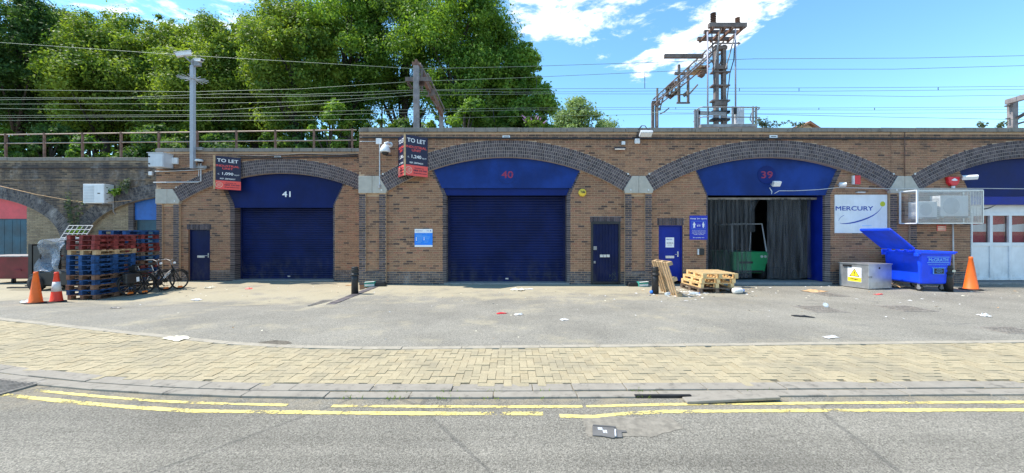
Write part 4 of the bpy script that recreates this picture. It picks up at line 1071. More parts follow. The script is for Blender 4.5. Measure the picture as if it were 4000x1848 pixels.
# grey cabinet left of unit 41 (its door faces the street, its right side shows)
z0, z1 = wz(420, 14.75), wz(385, 14.75); xl, xr = wx(373, 14.75), wx(411, 14.75)
T = thing('electrical_cabinet', 'large pale grey electrical cabinet fixed high on the corner of unit 41', 'cabinet', (xl, 14.75, z0))
h = z1-z0; w = xr-xl
body = MB().box(0, w*1.0, 0, .44, 0, h); ob('case', body, m_ltgrey, T, bevel=.01); ob('door', MB().box(.015, w-.015, -.02, 0, .015, h-.015), m_ltgrey, T, bevel=.004)
ob('top_hood', MB().box(-.03, w+.02, -.04, .44, h, h+.025), m_ltgrey, T)
for z in (.12, .40): ob('latch', MB().lathe([(.03,-.02),(.03,-.04)], 10, (.06,0,z), axis='y'), m_black, T)
cable('cable_bundle', wall_line([(411,424),(440,427),(470,424),(500,419),(520,421)], 15.12), .03, m_cable, 'dark cable bundle running below the grey cabinet')
cable('wall_conduit', wall_line([(390,431),(420,431),(490,428),(518,425)], 15.14), .016, m_ltgrey, 'thin pale conduit below the cable bundle on unit 41', 'conduit')

# camera pole on unit 41
Yp = 15.0; x = wx(485, Yp); zb = wz(424, Yp); zt = wz(160, Yp)
T = thing('camera_pole', 'tall pale grey security camera pole with spiked collar rising beside unit 41', 'pole', (x, Yp, zb))
H = zt-zb; ob('pole', MB().box(-.068, .068, -.068, .068, 0, H*.98), m_polegrey, T, bevel=.006); ob('bracket', MB().box(-.1, .5, .05, .2, .02, .12), m_galvd, T); ob('bracket', MB().box(-.08, .3, .06, .2, .74, .86), m_galvd, T)
ob('cap_tube', MB().lathe([(.055,H*.98),(.055,H+.15)], 12), m_galvd, T)
cz = wz(199, Yp)-zb
for i in range(16):
    a = 2*math.pi*i/16; ob('spike', MB().bar((math.cos(a)*.07, math.sin(a)*.07, cz), (math.cos(a)*.5, math.sin(a)*.5, cz+.02*math.sin(i)), .02, .012), m_ltgrey, T)
def cctv(T, c, d, l, r):
    g_ = new('camera_head', None, T); c = Vector(c); d = Vector(d).normalized()
    ob('housing', MB().bar(c-d*l/2, c+d*l/2, r*1.7, r*1.3), m_white, g_, bevel=.02); ob('sunshield', MB().bar(c-d*l*.5+Vector((0,0,r*.8)), c+d*l*.62+Vector((0,0,r*.8)), r*2.0, .02), m_white, g_)
    ob('lens', MB().bar(c+d*l*.5, c+d*(l*.5+.01), r*1.2, r*.9), m_black, g_)
cctv(T, (wx(465,Yp)-x, -.05, wz(138,Yp)-zb), (-.75,-.45,-.35), .50, .105); cctv(T, (wx(500,Yp)-x, -.02, wz(153,Yp)-zb), (.85,-.35,-.15), .46, .075)
ob('camera_arm', MB().tube([(wx(465,Yp)-x, -.05, wz(142,Yp)-zb), (-.02, 0, H+.02), (wx(500,Yp)-x, -.02, wz(158,Yp)-zb)], .03, 6).box(.08, .3, -.06, .06, H-.1, H+.08), m_galvd, T)

# air conditioner on the old viaduct
Ya = 15.95; xa0, xa1 = wx(208.5, Ya), wx(262, Ya); z0, z1 = wz(511, Ya), wz(462.5, Ya)
T = thing('air_conditioner', 'white air conditioning unit mounted on the old viaduct wall', 'air conditioner', (xa0, Ya, z0)); w, h = xa1-xa0, z1-z0
ob('case', MB().box(0, w, 0, .40, 0, h), m_white, T, bevel=.015)
for i in range(11): ob('louvre', MB().box(.04, w*.52, -.012, 0, .05+i*(h-.1)/11, .05+(i+.55)*(h-.1)/11), m_ltgrey, T)
ob('service_panel', MB().box(w*.58, w*.98, -.008, 0, .02, h-.02), m_white, T); ob('handle', MB().box(w*.7, w*.82, -.014, -.008, h*.48, h*.53), m_black, T)
for i in range(7): ob('vent', MB().box(w, w+.008, .08+(i%3)*.1, .15+(i%3)*.1, h*(.2+.1*i), h*(.2+.1*i)+.025), m_black, T)
ob('wall_bracket', MB().box(.05,.10,.0,.5,-.04,0).box(w-.1,w-.05,0,.5,-.04,0), m_galvd, T)

# caged air conditioners on unit 38
cx0, cx1, cyf, cyb, cz0, cz1 = 13.08, 15.2, 12.32, 12.86, 2.10, 3.17
T = thing('steel_cage', 'galvanised mesh cage bolted to the wall over two air conditioners', 'cage', (cx0, cyb, cz0)); W_, D_, H_ = cx1-cx0, cyb-cyf, cz1-cz0
def mesh_panel(mb, o, u, v, pitch, r):
    o, u, v = Vector(o), Vector(u), Vector(v)
    n1, n2 = int(u.length/pitch), int(v.length/pitch)
    for i in range(n1+1): p = o+u*i/n1; mb.bar(p, p+v, r, r)
    for i in range(n2+1): p = o+v*i/n2; mb.bar(p, p+u, r, r)
mbx = MB(); mesh_panel(mbx, (0,-D_,0), (W_,0,0), (0,0,H_), .032, .006); ob('front_mesh', mbx, m_galv, T)
mbx = MB()
for i in range(27): z = H_*i/26; mbx.bar((0,-D_,z),(0,0,z),.010,.010)
ob('left_louvre', mbx, m_galv, T)
mbx = MB(); mesh_panel(mbx, (W_,-D_,0), (0,D_,0), (0,0,H_), .04, .006); ob('right_mesh', mbx, m_galv, T)
mbx = MB(); mesh_panel(mbx, (0,-D_,0), (W_,0,0), (0,D_,0), .06, .0035); mesh_panel(mbx, (0,-D_,H_), (W_,0,0), (0,D_,0), .06, .0035); ob('top_and_bottom_mesh', mbx, m_galv, T)
E8 = [((0,-D_,0),(W_,-D_,0)),((0,-D_,H_),(W_,-D_,H_)),((0,-D_,0),(0,-D_,H_)),((W_,-D_,0),(W_,-D_,H_)),((0,0,0),(0,0,H_)),((W_,0,0),(W_,0,H_)),((0,-D_,0),(0,0,0)),((0,-D_,H_),(0,0,H_)),((W_,-D_,0),(W_,0,0)),((W_,-D_,H_),(W_,0,H_)),((0,0,0),(W_,0,0)),((0,0,H_),(W_,0,H_))]
for a, b in E8: ob('cage_bar', MB().bar(a, b, .05 if a[0] == b[0] == 0 and a[1] == b[1] else .03, .03), m_white if a[0] == b[0] == 0 else m_galv, T)
def aircon(label, x0, w, z0, h, d=.32):
    A = thing('air_conditioner', label, 'air conditioner', (x0, cyb-.05, z0)); ob('case', MB().box(0, w, -d, 0, 0, h), m_white, A, bevel=.012)
    ob('fan_guard', MB().lathe([(h*.40,-d-.004),(h*.40,-d-.012)], 24, (w*.38,0,h*.5), axis='y'), m_ltgrey, A)
    for i in range(9): ob('side_fin', MB().box(-.01, 0, -d+.03, -.03, .05+i*(h-.1)/9, .05+(i+.5)*(h-.1)/9), m_ltgrey, A)
    ob('feet', MB().box(0, .06, -d-.05, 0, -.05, 0).box(w-.06, w, -d-.05, 0, -.05, 0), m_galv, A)
aircon('smaller white air conditioner at the left end inside the cage', 13.30, .62, 2.30, .52); aircon('larger white air conditioner in the middle of the cage', 14.02, .92, 2.33, .68)

# ================================================================== THINGS ON THE GROUND
def bollard(label, x, y, band=None):
    T = thing('bollard', label, 'bollard', (x, y, gz(x, y)-.005), 0, 'black cast bollards')
    ob('post', MB().lathe([(.098,0),(.094,.42),(.092,.56)], 20), m_black, T, smooth=True); ob('collar', MB().lathe([(.092,.53),(.112,.545),(.114,.58),(.095,.60)], 20), m_black, T, smooth=True)
    ob('head', MB().lathe([(.088,.595),(.090,.665),(.106,.672),(.108,.705),(.094,.712),(.093,.775),(.085,.785),(.06,.79),(.01,.792)], 20), m_black, T)
    if band: ob('sticker', MB().box(.0, .075, -.115, -.09, .60, .66), m_cream, T)
bollard('black bollard on the brick strip between units 41 and 40', -4.53, 11.0); bollard('black bollard with a wooden pallet leaning on it', 4.135, 11.02); bollard('black bollard between the blue bin and the tall orange cone', 13.1, 11.45, True)

def cone(label, x, y, h, mt, sleeve=None, bw=.44, rz=0.0, z=None):
    T = thing('traffic_cone', label, 'traffic cone', (x, y, (gz(x, y) if z is None else z)), rz, 'traffic cones'); s = h
    ob('base', MB().zprism([(bw/2*math.cos(R(22.5+45*i))*1.05, bw/2*math.sin(R(22.5+45*i))*1.05) for i in range(8)], 0, .035), m_rubber, T, bevel=.008)
    rb = bw*.33; ob('cone', MB().lathe([(rb+.02,.034),(rb,.05),(.045,h-.06),(.05,h-.05),(.042,h)], 24), mt, T, smooth=True)
    if sleeve:
        f = lambda z: rb+(.045-rb)*(z-.05)/(h-.11)+.004
        ob('sleeve', MB().lathe([(f(h*.36), h*.36), (f(h*.68), h*.68)], 24), m_reflect, T, smooth=True)
cone('plain orange traffic cone at the far left', wx(90, 10.35), 10.35, .86, m_orange, bw=.40); cone('red traffic cone with a dirty white sleeve beside the plain one', wx(142, 10.65), 10.65, .84, m_redcone, True, .39)
cone('tall plain orange cone standing right of the blue bin', 14.19, 11.8, 1.02, m_orange, bw=.50, rz=.3)

# pallets
def pallet_proto(W, D, mt, nt=7):
    P_ = new('pallet', None); H = .144
    bl = MB().box(-.05, .05, -.07, .07, 0, .078).mesh('block', mt)
    for ix in (-1, 0, 1):
        for iy in (-1, 0, 1): new('block', bl, P_, (ix*(W/2-.05), iy*(D/2-.07), .022))
    bb = MB().box(-.05, .05, -D/2, D/2, 0, .022).mesh('bottom_board', mt); sb = MB().box(-W/2, W/2, -.05, .05, 0, .022).mesh('stringer_board', mt)
    for ix in (-1, 0, 1): new('bottom_board', bb, P_, (ix*(W/2-.05), 0, 0))
    # top boards run along the width over three stringers that run along the depth
    st = MB().box(-.05, .05, -D/2, D/2, 0, .022).mesh('stringer_board', mt)
    for ix in (-1, 0, 1): new('stringer_board', st, P_, (ix*(W/2-.05), 0, .100))
    bw = .095; 
    tb = MB().box(-W/2, W/2, -bw/2, bw/2, 0, .022).mesh('deck_board', mt)
    for i in range(nt): new('deck_board', tb, P_, (0, -D/2+bw/2+(D-bw)*i/(nt-1), .1221))
    return P_
protos = {}
def pallet(kind, W, D, loc, rot, label, group=None):
    mt = {'red': m_palred, 'blue': m_palblue, 'brown': m_palbrown, 'pine': m_woody, 'tan': m_woodt, 'dark': m_woodd}[kind]; k = (kind, W, D)
    if k in protos: o = copy_tree(protos[k])
    else: protos[k] = o = pallet_proto(W, D, mt)
    o.location = loc; o.rotation_euler = rot; tag(o, label, 'pallet', group); return o
def ordinal(n): return ['topmost','second','third','fourth','fifth','sixth','seventh','eighth','ninth','tenth','eleventh','twelfth','thirteenth','fourteenth','lowest'][n]
def stack(cols_, W, D, x, y, z, name):
    n = len(cols_)
    for i, c in enumerate(cols_):
        k = n-1-i
        lab = '%s wooden pallet, %s from the top of the %s' % (c, ordinal(i), name) if i else '%s wooden pallet on top of the %s' % (c, name)
        pallet(c, W, D, (x+rnd.uniform(-.02,.02), y+rnd.uniform(-.02,.02), z+k*.1445), (0, 0, rnd.uniform(-.02,.02)), lab, 'pallets stacked at the left')
zl = gz(-12.4, 11.5)
stack(['red','red','red','tan','blue','blue','blue','blue','brown','blue','brown','blue','brown'], .82, 1.2, -12.46, 11.62, zl, 'front stack by the cones')
stack(['blue','red','blue','red','red','dark','blue','brown','red','blue','red','blue','brown','dark'], .88, 1.2, -13.06, 13.05, zl, 'rear stack beside unit 41')
# pine pallets by the doorway
for i, (c, dx, dy, rz) in enumerate((('dark', 0, -.0, .02), ('pine', .02, .06, .03), ('pine', .06, .04, .0), ('pine', .12, -.02, -.05))):
    lab = ['dark weathered pallet at the bottom of the pine pallets', 'pale pine pallet resting on the dark pallet', 'pale pine pallet in the middle of the low stack', 'pale pine pallet on top of the low stack by the doorway'][i]
    pallet(c, 1.08 if c == 'dark' else 1.0, 1.2, (5.98+dx, 11.72+dy, gz(6, 11.7)+i*.1445), (0, 0, rz), lab, 'pallets by the doorway under 39')
# leaning pallet: stood on its edge, leaning left onto the bollard
lp = pallet('tan', 1.0, 1.0, (0,0,0), (0,0,0), 'tan pallet leaning on the black bollard left of the pine pallets', 'pallets by the doorway under 39')
lp.rotation_euler = (0, R(90)-R(17.5)+R(180), 0)
lp.matrix_world = Matrix.Translation((4.515, 11.0, .03+.49)) @ Matrix.Rotation(R(-17), 4, 'Y') @ Matrix.Rotation(R(-90), 4, 'Y') @ Matrix.Rotation(R(4), 4, 'X')

# brick strip between units 41 and 40
T = thing('brick_kerb', 'low kerb of dark bricks running out from the corner of unit 40', 'kerb', (-4.47, 9.4, 0))
y = 0.0
while y < 3.3:
    ob('kerb_brick', MB().box(-.11, .11, y, y+.205, -.15, .045+.0*y), m_plinth, T, bevel=.008, loc=(rnd.uniform(-.004,.004), 0, rnd.uniform(-.006,.006))); y += .215
    
# steel cabinet with warning sign
T = thing('steel_box', 'low galvanised steel box with a yellow warning label', 'box', (11.40, 12.33, gz(11, 12)), R(13)); w, d, h = .95, .86, .79
ob('body', MB().box(-w/2, w/2, -d/2, d/2, .02, h-.03), m_galv, T, bevel=.006); ob('lid', MB().box(-w/2-.015, w/2+.015, -d/2-.015, d/2+.015, h-.03, h), m_galv, T, bevel=.004)
lb = new('warning_label', None, T, (-w/2-.004, -.03, 0), (0, 0, R(-90)))
ob('label_sheet', MB().box(-.20, .20, 0, .003, .20, .66), m_whiteclean, lb); ob('yellow_strip', MB().box(-.195, .195, -.002, 0, .21, .34), m_yelprint, lb)
ob('triangle', MB().prism([(-.15,.37),(.15,.37),(0,.62)], -.002, 0), m_darkprint, lb); ob('triangle_fill', MB().prism([(-.125,.385),(.125,.385),(0,.59)], -.004, -.002), m_yelprint, lb)
lettering(lb, '!', 0, .465, .028, .13, m_darkprint, -.006); lettering(lb, 'Danger', 0, .285, .22, .06, m_darkprint, -.004)
ob('latch', MB().box(-w/2-.03, -w/2+.1, -d/2-.03, -d/2, .36, .42), m_galvd, T); ob('lock_hole', MB().lathe([(.035,-.004),(.035,.0)], 14, (-.04, -d/2-.002, .66), axis='y'), m_black, T); ob('top_handle', MB().box(-w/2-.03, -w/2-.0, .05, .3, h-.12, h-.06), m_black, T)

# blue wheeled bin, lid thrown open to the left
T = thing('wheeled_bin', 'large bright blue four-wheeled rubbish bin with its lid thrown open', 'bin', (12.70, 11.98, gz(12, 12)), R(-2)); w, d = .98, 1.22
def frustum(mb, w0, d0, z0, w1, d1, z1, m=0):
    b = len(mb.v); mb.v += [(sx*w0/2, sy*d0/2, z0) for sx, sy in ((-1,-1),(1,-1),(1,1),(-1,1))] + [(sx*w1/2, sy*d1/2, z1) for sx, sy in ((-1,-1),(1,-1),(1,1),(-1,1))]
    for f in ((0,1,5,4),(1,2,6,5),(2,3,7,6),(3,0,4,7),(3,2,1,0)): mb.f.append(tuple(b+i for i in f)); mb.m.append(m)
    return mb
bd = frustum(MB(), .84, 1.06, .22, w*.955, d*.96, 1.15); o = ob('body', bd, m_bin, T, bevel=.05); sd = o.modifiers.new('thick', 'SOLIDIFY'); sd.thickness = .012
rim = MB(); rw_ = .07
for a in ((-w/2-.02, w/2+.02, -d/2-.02, -d/2+rw_), (-w/2-.02, w/2+.02, d/2-rw_, d/2+.02), (-w/2-.02, -w/2+rw_, -d/2+rw_, d/2-rw_), (w/2-rw_, w/2+.02, -d/2+rw_, d/2-rw_)): rim.box(a[0], a[1], a[2], a[3], 1.12, 1.185)
ob('rim', rim, m_bin, T, bevel=.012); ob('rim_lip', MB().box(w/2-.01, w/2+.06, -d/2-.03, d/2+.02, 1.16, 1.20), m_bin, T, bevel=.01)
for y in (-d/2+.06, d/2-.12):
    ob('handle', MB().box(-w/2-.06, -w/2+.0, y-.05, y+.10, 1.05, 1.15), m_bin, T, bevel=.015)
    ob('hinge', MB().lathe([(.03,-.09),(.03,.09)], 10, (-w/2+.01, y+.04, 1.20), axis='y'), m_bin, T)
M_ = Matrix.Translation((-w/2+.0, 0, 1.235)) @ Matrix.Rotation(R(40), 4, 'Y')
ya, yb2 = -d/2+.16, d/2-.02
ld = MB().box(-.96, -.04, ya, yb2, -.02, .0); ld.box(-.98, -.95, ya, yb2, .0, .055); ld.box(-.95, -.04, ya-.01, ya+.02, 0, .05); ld.box(-.95, -.04, yb2-.02, yb2+.01, 0, .05)
lid = ob('lid', ld.xf(M_), m_bin, T, bevel=.008)
rb = MB(); rb.box(-.90, -.78, -d/2+.26, d/2-.12, .0, .03); rb.box(-.62, -.58, -.25, .25, 0, .012); ob('lid_rib', rb.xf(M_), m_bin, lid)
for i in range(4): ob('hinge_lug', MB().box(-w/2-.02, -w/2+.06, -d/2+.12+i*.28, -d/2+.20+i*.28, 1.18, 1.25), m_bin, T, bevel=.01)
n = new('bin_label', None, T, (.0, -d/2-.0, 0), (R(-4.5)*0, 0, 0)); yy = -.0
lettering(n, 'McGRATH', .04, .955, .56, .105, m_paleprint, .012); ob('frame_line', MB().box(-.28, .36, .012, .02, 1.03, 1.045).box(-.28, .36, .012, .02, .865, .88), m_paleprint, n)
lettering(n, 'www.mcgrathgroup.co.uk', .04, .81, .60, .035, m_paleprint, .018); lettering(n, '020 8532', .06, .72, .40, .03, m_paleprint, .022)
ob('plate', MB().box(-.08, .20, .012, .04, .54, .70), m_darkprint, n); ob('plate_edge', MB().box(-.09, .21, .016, .045, .53, .71), m_paleprint, n)
for i, q in enumerate(('MIXED', 'RECYCLING', 'ONLY')): lettering(n, q, .06, .66-.04*i, .14 if i != 1 else .2, .024, m_paleprint, .008)
for sx in (-1, 1):
    for sy in (-1, 1):
        wv = new('wheel', None, T, (sx*.34, sy*.42, .10), (0, 0, rnd.uniform(-.6,.6)))
        ob('tyre', MB().lathe([(.05,-.025),(.095,-.022),(.10,0),(.095,.022),(.05,.025)], 18, axis='x'), m_rubber, wv, smooth=True); ob('hub', MB().lathe([(.05,-.028),(.05,.028)], 12, axis='x'), m_galvd, wv); ob('fork', MB().box(-.035,-.028,-.03,.03,0,.13).box(.028,.035,-.03,.03,0,.13).box(-.04,.04,-.05,.05,.12,.135), m_galvd, wv)

# maroon bin at the far left
T = thing('wheeled_bin', 'maroon metal four-wheeled bin at the left edge in front of the old viaduct', 'bin', (-19.20, 14.95, -.15), R(3))
ob('body', frustum(MB(), 1.6, .8, .18, 1.9, 1.0, .98), m_redbin, T, bevel=.04); ob('rim', MB().box(-.98, .98, -.53, .53, .97, 1.03), m_redbin, T, bevel=.01); ob('lid', MB().box(-.99, .99, -.55, .5, 1.03, 1.075), m_galvd, T, bevel=.015)
ob('lifting_bar', MB().tube([(-.9,-.56,.62),(-.62,-.56,.62)], .025, 8).tube([(.3,-.5,.52),(.55,-.5,.52)], .02, 8), m_redbin, T)
for x in (-.68, .05, .68):
    wv = new('wheel', None, T, (x, -.3 if x else .2, .11), (0,0,.5)); ob('tyre', MB().lathe([(.06,-.03),(.11,-.025),(.11,.025),(.06,.03)], 16, axis='x'), m_rubber, wv, smooth=True); ob('hub', MB().lathe([(.055,-.032),(.055,.032)], 12, axis='x'), m_galvd, wv)

# forklift under a plastic cover
T = thing('forklift', 'dark forklift half wrapped in clear plastic behind the pallet stacks', 'forklift', (wx(140, 13.2), 13.2, -.15), R(0))
ob('chassis', MB().prism([(-.35,.18),(1.2,.18),(1.2,.62),(.5,.7),(-.35,.55)], -.45, .45), m_black, T, bevel=.03)
ob('mast', MB().box(-.42,-.30,-.42,-.28,.1,1.56).box(-.42,-.30,.28,.42,.1,1.56).box(-.42,-.30,-.28,.28,1.46,1.56).box(-.42,-.3,-.28,.28,.75,.83).box(-.25,-.02,-.42,-.30,.1,1.5).box(-.36,-.32,-.2,.2,.1,1.5), m_black, T)
ob('lift_chain', MB().box(-.45,-.43,-.08,-.02,.3,1.45).box(-.45,-.43,.02,.08,.3,1.45), m_galvd, T)
for y in (-.42, .42):
    wv = new('wheel', None, T, (-.12, y, .26)); ob('tyre', MB().lathe([(.14,-.09),(.25,-.08),(.26,0),(.25,.08),(.14,.09)], 20, axis='y'), m_rubber, wv, smooth=True); ob('rim', MB().lathe([(.15,-.06),(.06,-.085),(.06,.085),(.15,.06)], 14, axis='y'), m_galvd, wv)
ob('overhead_guard', MB().tube([(-.1,-.4,.6),(.05,-.4,1.62),(.8,-.4,1.68),(1.0,-.4,.6)], .03, 6).tube([(-.1,.4,.6),(.05,.4,1.62),(.8,.4,1.68),(1.0,.4,.6)], .03, 6), m_black, T)
gr = MB()
for i in range(6): gr.tube([(-.30+i*.17, .32, 1.62), (.0+i*.17, .40, 2.2)], .012, 5)
for j in range(5): t = j/4; gr.tube([(-.30+.30*t, .32+.08*t, 1.62+.58*t), (.55+.30*t, .32+.08*t, 1.62+.58*t)], .012, 5)
ob('load_grille', gr, m_reflect, T)
wr = MB(); NX, NZ = 10, 12
def wrp(i, j):
    t = i/NX; s = j/NZ; x = -.12+.95*t+.18*s*(1-t); z = .62+1.06*s; y = -.48+.16*math.sin(t*5)*math.sin(s*4)-.06*math.sin(s*9+t*7)
    return (x, y, z+.05*math.sin(t*6))
for i in range(NX):
    for j in range(NZ): wr.face([wrp(i,j), wrp(i+1,j), wrp(i+1,j+1), wrp(i,j+1)])
for i in range(NX):
    a, b = wrp(i, NZ), wrp(i+1, NZ); wr.face([a, b, (b[0], .35, b[2]+.05), (a[0], .35, a[2]+.05)])
ob('plastic_cover', wr, m_wrap, T, smooth=True)
ob('fork', MB().box(-1.3, -.35, -.3, -.18, .06, .10).box(-1.3, -.35, .18, .3, .06, .10), m_black, T)

# electric bicycles
def bicycle(label, rear, front, lean, mt_frame, basket):
    a = math.atan2(front[1]-rear[1], front[0]-rear[0]); L = math.hypot(front[0]-rear[0], front[1]-rear[1])
    z = gz(rear[0], rear[1]); T = new('electric_bicycle', None, None, (rear[0], rear[1], z), (0,0,0)); tag(T, label, 'bicycle', 'bicycles beside the pallets')
    T.rotation_euler = (lean, 0, a); r = .33
    def wheel(x):
        w_ = new('wheel', None, T, (x, 0, r)); n = 28
        ob('tyre', MB().tube([(math.cos(2*math.pi*i/n)*(r-.025), 0, math.sin(2*math.pi*i/n)*(r-.025)) for i in range(n+1)], .025, 6, cap=False), m_rubber, w_, smooth=True)
        sp = MB()
        for i in range(14): t = 2*math.pi*i/14; sp.bar((0, .02*(-1)**i, 0), (math.cos(t)*(r-.04), 0, math.sin(t)*(r-.04)), .004, .004)
        ob('spokes', sp, m_galv, w_); ob('hub', MB().lathe([(.06,-.04),(.06,.04)], 14, axis='y'), m_black, w_); ob('mudguard', MB().tube([(math.cos(t)*(r+.03), 0, math.sin(t)*(r+.03)) for t in [math.pi*(.15+.8*i/12) for i in range(13)]], .022, 5), m_black, w_)
        ob('reflector', MB().box(-.10, .06, -.035, -.025, -.27, -.22), m_orangelamp, w_)
    wheel(0); wheel(L)
    bb = (.42, 0, .30); seat = (.30, 0, .72); head = (L-.22, 0, .86); headb = (L-.17, 0, .70)
    ob('frame', MB().tube([bb, headb], .045, 8).tube([bb, seat], .02, 8).tube([(seat[0],0,seat[2]-.06), (bb[0]+.25,0,.42)], .018, 8).tube([(0,.05,r), (bb[0],.03,.3)], .014, 6).tube([(0,-.05,r), (bb[0],-.03,.3)], .014, 6).tube([(0,.05,r), (seat[0],.02,.66)], .012, 6).tube([(0,-.05,r), (seat[0],-.02,.66)], .012, 6), mt_frame, T, smooth=True)
    ob('battery', MB().bar((bb[0]+.12,0,.40),(headb[0]-.08,0,.66),.07,.08), m_black, T, bevel=.01)
    lt = lettering(T, 'ESPORT', 0, 0, .30, .06, m_whiteclean, 0); lt.location = ((bb[0]+headb[0])/2, -.055, .53); lt.rotation_euler = (0, -R(36), 0)
    ob('fork', MB().tube([(L,.05,r),(L-.14,.05,.62),(head[0],0,head[2])], .016, 6).tube([(L,-.05,r),(L-.14,-.05,.62),(head[0],0,head[2])], .016, 6), m_black, T)
    ob('handlebar', MB().tube([(head[0],0,head[2]),(head[0]-.02,0,1.0),(head[0]-.02,.14,1.06),(head[0]-.16,.31,1.07)], .014, 6).tube([(head[0]-.02,0,1.0),(head[0]-.02,-.14,1.06),(head[0]-.16,-.31,1.07)], .014, 6), m_galvd, T)
    ob('grip', MB().tube([(head[0]-.05,.29,1.07),(head[0]-.19,.32,1.07)], .018, 6), m_rubber, T); ob('grip', MB().tube([(head[0]-.05,-.29,1.07),(head[0]-.19,-.32,1.07)], .018, 6), m_rubber, T)
    ob('seat_post', MB().tube([(seat[0]+.02,0,seat[2]-.05),(seat[0]-.04,0,.90)], .016, 8), m_galv, T)
    ob('saddle', MB().zprism([(.15,-.02),(.15,.02),(.0,.07),(-.12,.09),(-.12,-.09),(.0,-.07)], 0, .05), m_black, T, bevel=.015, loc=(seat[0]-.03,0,.90))
    ob('crank', MB().lathe([(.09,-.07),(.09,-.06)], 16, bb, axis='y').bar((bb[0],-.08,bb[2]),(bb[0]+.12,-.08,bb[2]-.12),.02,.02), m_black, T); ob('pedal', MB().box(bb[0]+.08,bb[0]+.18,-.17,-.09,bb[2]-.135,bb[2]-.115), m_black, T)
    ob('kickstand', MB().tube([(.36,-.03,.28),(.30,-.18,.02)], .011, 6).tube([(.40,.03,.28),(.42,-.10,.02)], .011, 6), m_black, T)
    ob('rack', MB().box(-.32, .22, -.07, .07, .70, .715).tube([(0,.07,r),(-.12,.07,.70)], .008, 5).tube([(0,-.07,r),(-.12,-.07,.70)], .008, 5), m_black, T)
    if basket: ob('pannier', MB().box(-.26, .16, -.22, -.08, .38, .70), m_black, T, bevel=.03); ob('tag_plate', MB().box(.02, .10, -.226, -.22, .42, .56), m_whiteclean, T)
    else: ob('child_seat', MB().box(-.28, .10, -.15, .15, .715, .76).box(-.30, -.24, -.14, .14, .76, .92), m_black, T, bevel=.02)
    ob('front_light', MB().lathe([(.035,0),(.035,.05)], 10, (head[0]+.08,0,.92), axis='x'), m_whiteclean, T)
bicycle('black electric bicycle with rear bags leaning on the pallet stack', (-11.78, 11.78), (-11.66, 12.86), R(-4), m_black, True)
bicycle('black electric bicycle with pale lettering nearer unit 41', (-11.62, 12.08), (-11.46, 13.18), R(-6), m_black, False)

# drain covers and gratings
def cover(label, px0, px1, py0, py1, rot=0, ribs=10, name='manhole_cover', cat='manhole cover'):
    Yc = FPX*(EYE-.03)/((py0+py1)/2-HZ); X = wx((px0+px1)/2, Yc); Y0 = FPX*(EYE-.03)/(py1-HZ); Y1 = FPX*(EYE-.03)/(py0-HZ)
    w = (px1-px0)/FPX*Yc*.8; d = Y1-Y0
    T = thing(name, label, cat, (X, Yc, gz(X, Yc)+.003), rot); ob('frame', MB().box(-w/2, w/2, -d/2, d/2, -.02, .002), m_iron, T)
    for i in range(ribs):
        x = -w/2+.04+(w-.08)*i/ribs
        for j in range(4): y = -d/2+.04+(d-.08)*j/4; ob('tread', MB().box(x, x+(w-.08)/ribs*.55, y, y+(d-.08)/4*.8, .002, .010), m_iron, T)
cover('iron manhole cover in front of unit 39 with white litter on it', 2010, 2112, 769, 786); cover('purplish iron manhole cover in front of the blue bin', 2222, 2330, 768, 784); cover('iron manhole cover at the right edge of the yard', 2480, 2600, 822, 840); cover('iron manhole cover beside the flattened brown card', 2050, 2115, 735, 746, ribs=7)
cover('pale iron drain grate in front of unit 41', 787, 850, 749, 762, ribs=9, name='drain_grate', cat='drain')
T = thing('gully_grate', 'black slotted gully grate in the gutter at the left edge', 'drain', (-5.95, 4.22, .0), R(-12)); ob('frame', MB().box(-.42, .30, -.02, .02, -.05, .02).box(-.42, .30, .38, .42, -.05, .02).box(-.42,-.38,.02,.38,-.05,.02).box(.26,.30,.02,.38,-.05,.02), m_iron, T)
ob('pit', MB().box(-.40, .28, .0, .40, -.045, .006), m_black, T)
for i in range(12): ob('grate_bar', MB().bar((-.36+i*.055, .03, .014), (-.32+i*.055, .37, .014), .022, .02), m_iron, T)

# ================================================================== LITTER
def ground_at(px, py):
    Y = FPX*(EYE-.03)/(py-HZ); X = wx(px, Y)
    Y = FPX*(EYE-gz(X, Y))/(py-HZ); X = wx(px, Y); return X, Y, gz(X, Y) if Y > 5.9 else (.03 if Y > 4.2 else .0)
def crumple(label, px, py, w, d, mt, h=.03, name='paper_scrap', cat='litter', seed=None):
    r_ = random.Random(int(px*7+py)); X, Y, z = ground_at(px, py); mb = MB(); n = 5
    P_ = [[(w*(i/n-.5)*(1+r_.uniform(-.18,.18)), d*(j/n-.5)*(1+r_.uniform(-.18,.18)), .006+h*r_.random()*(1 if 0 < i < n and 0 < j < n else .35)) for j in range(n+1)] for i in range(n+1)]
    for i in range(n):
        for j in range(n): mb.face([P_[i][j], P_[i+1][j], P_[i+1][j+1], P_[i][j+1]])
    return tag(ob(name, mb, mt, loc=(X, Y, z), rot=(0,0,r_.uniform(-.6,.6))), label, cat)
def bottle(label, px, py, l, r, mt, rz=0.0):
    X, Y, z = ground_at(px, py); T = thing('bottle', label, 'bottle', (X, Y, z+r+.004), rz)
    ob('body', MB().lathe([(r*.6,-l/2),(r,-l/2+.02),(r,l*.15),(r*.9,l*.2),(r,l*.26),(r*.4,l*.42),(r*.38,l*.5)], 14, axis='x'), mt, T, smooth=True); ob('cap', MB().lathe([(r*.45,l*.48),(r*.45,l*.53)], 10, axis='x'), m_bluelit, T)
bottle('white plastic container lying right of the pine pallets', 1857, 739, .34, .085, m_litterw, .2)
bottle('crushed clear bottle beside the leaning pallet', 1680, 744, .26, .05, m_bottle, .8); bottle('clear bottle in front of the dark bottom pallet', 1747, 741, .3, .035, m_bottle, .1)
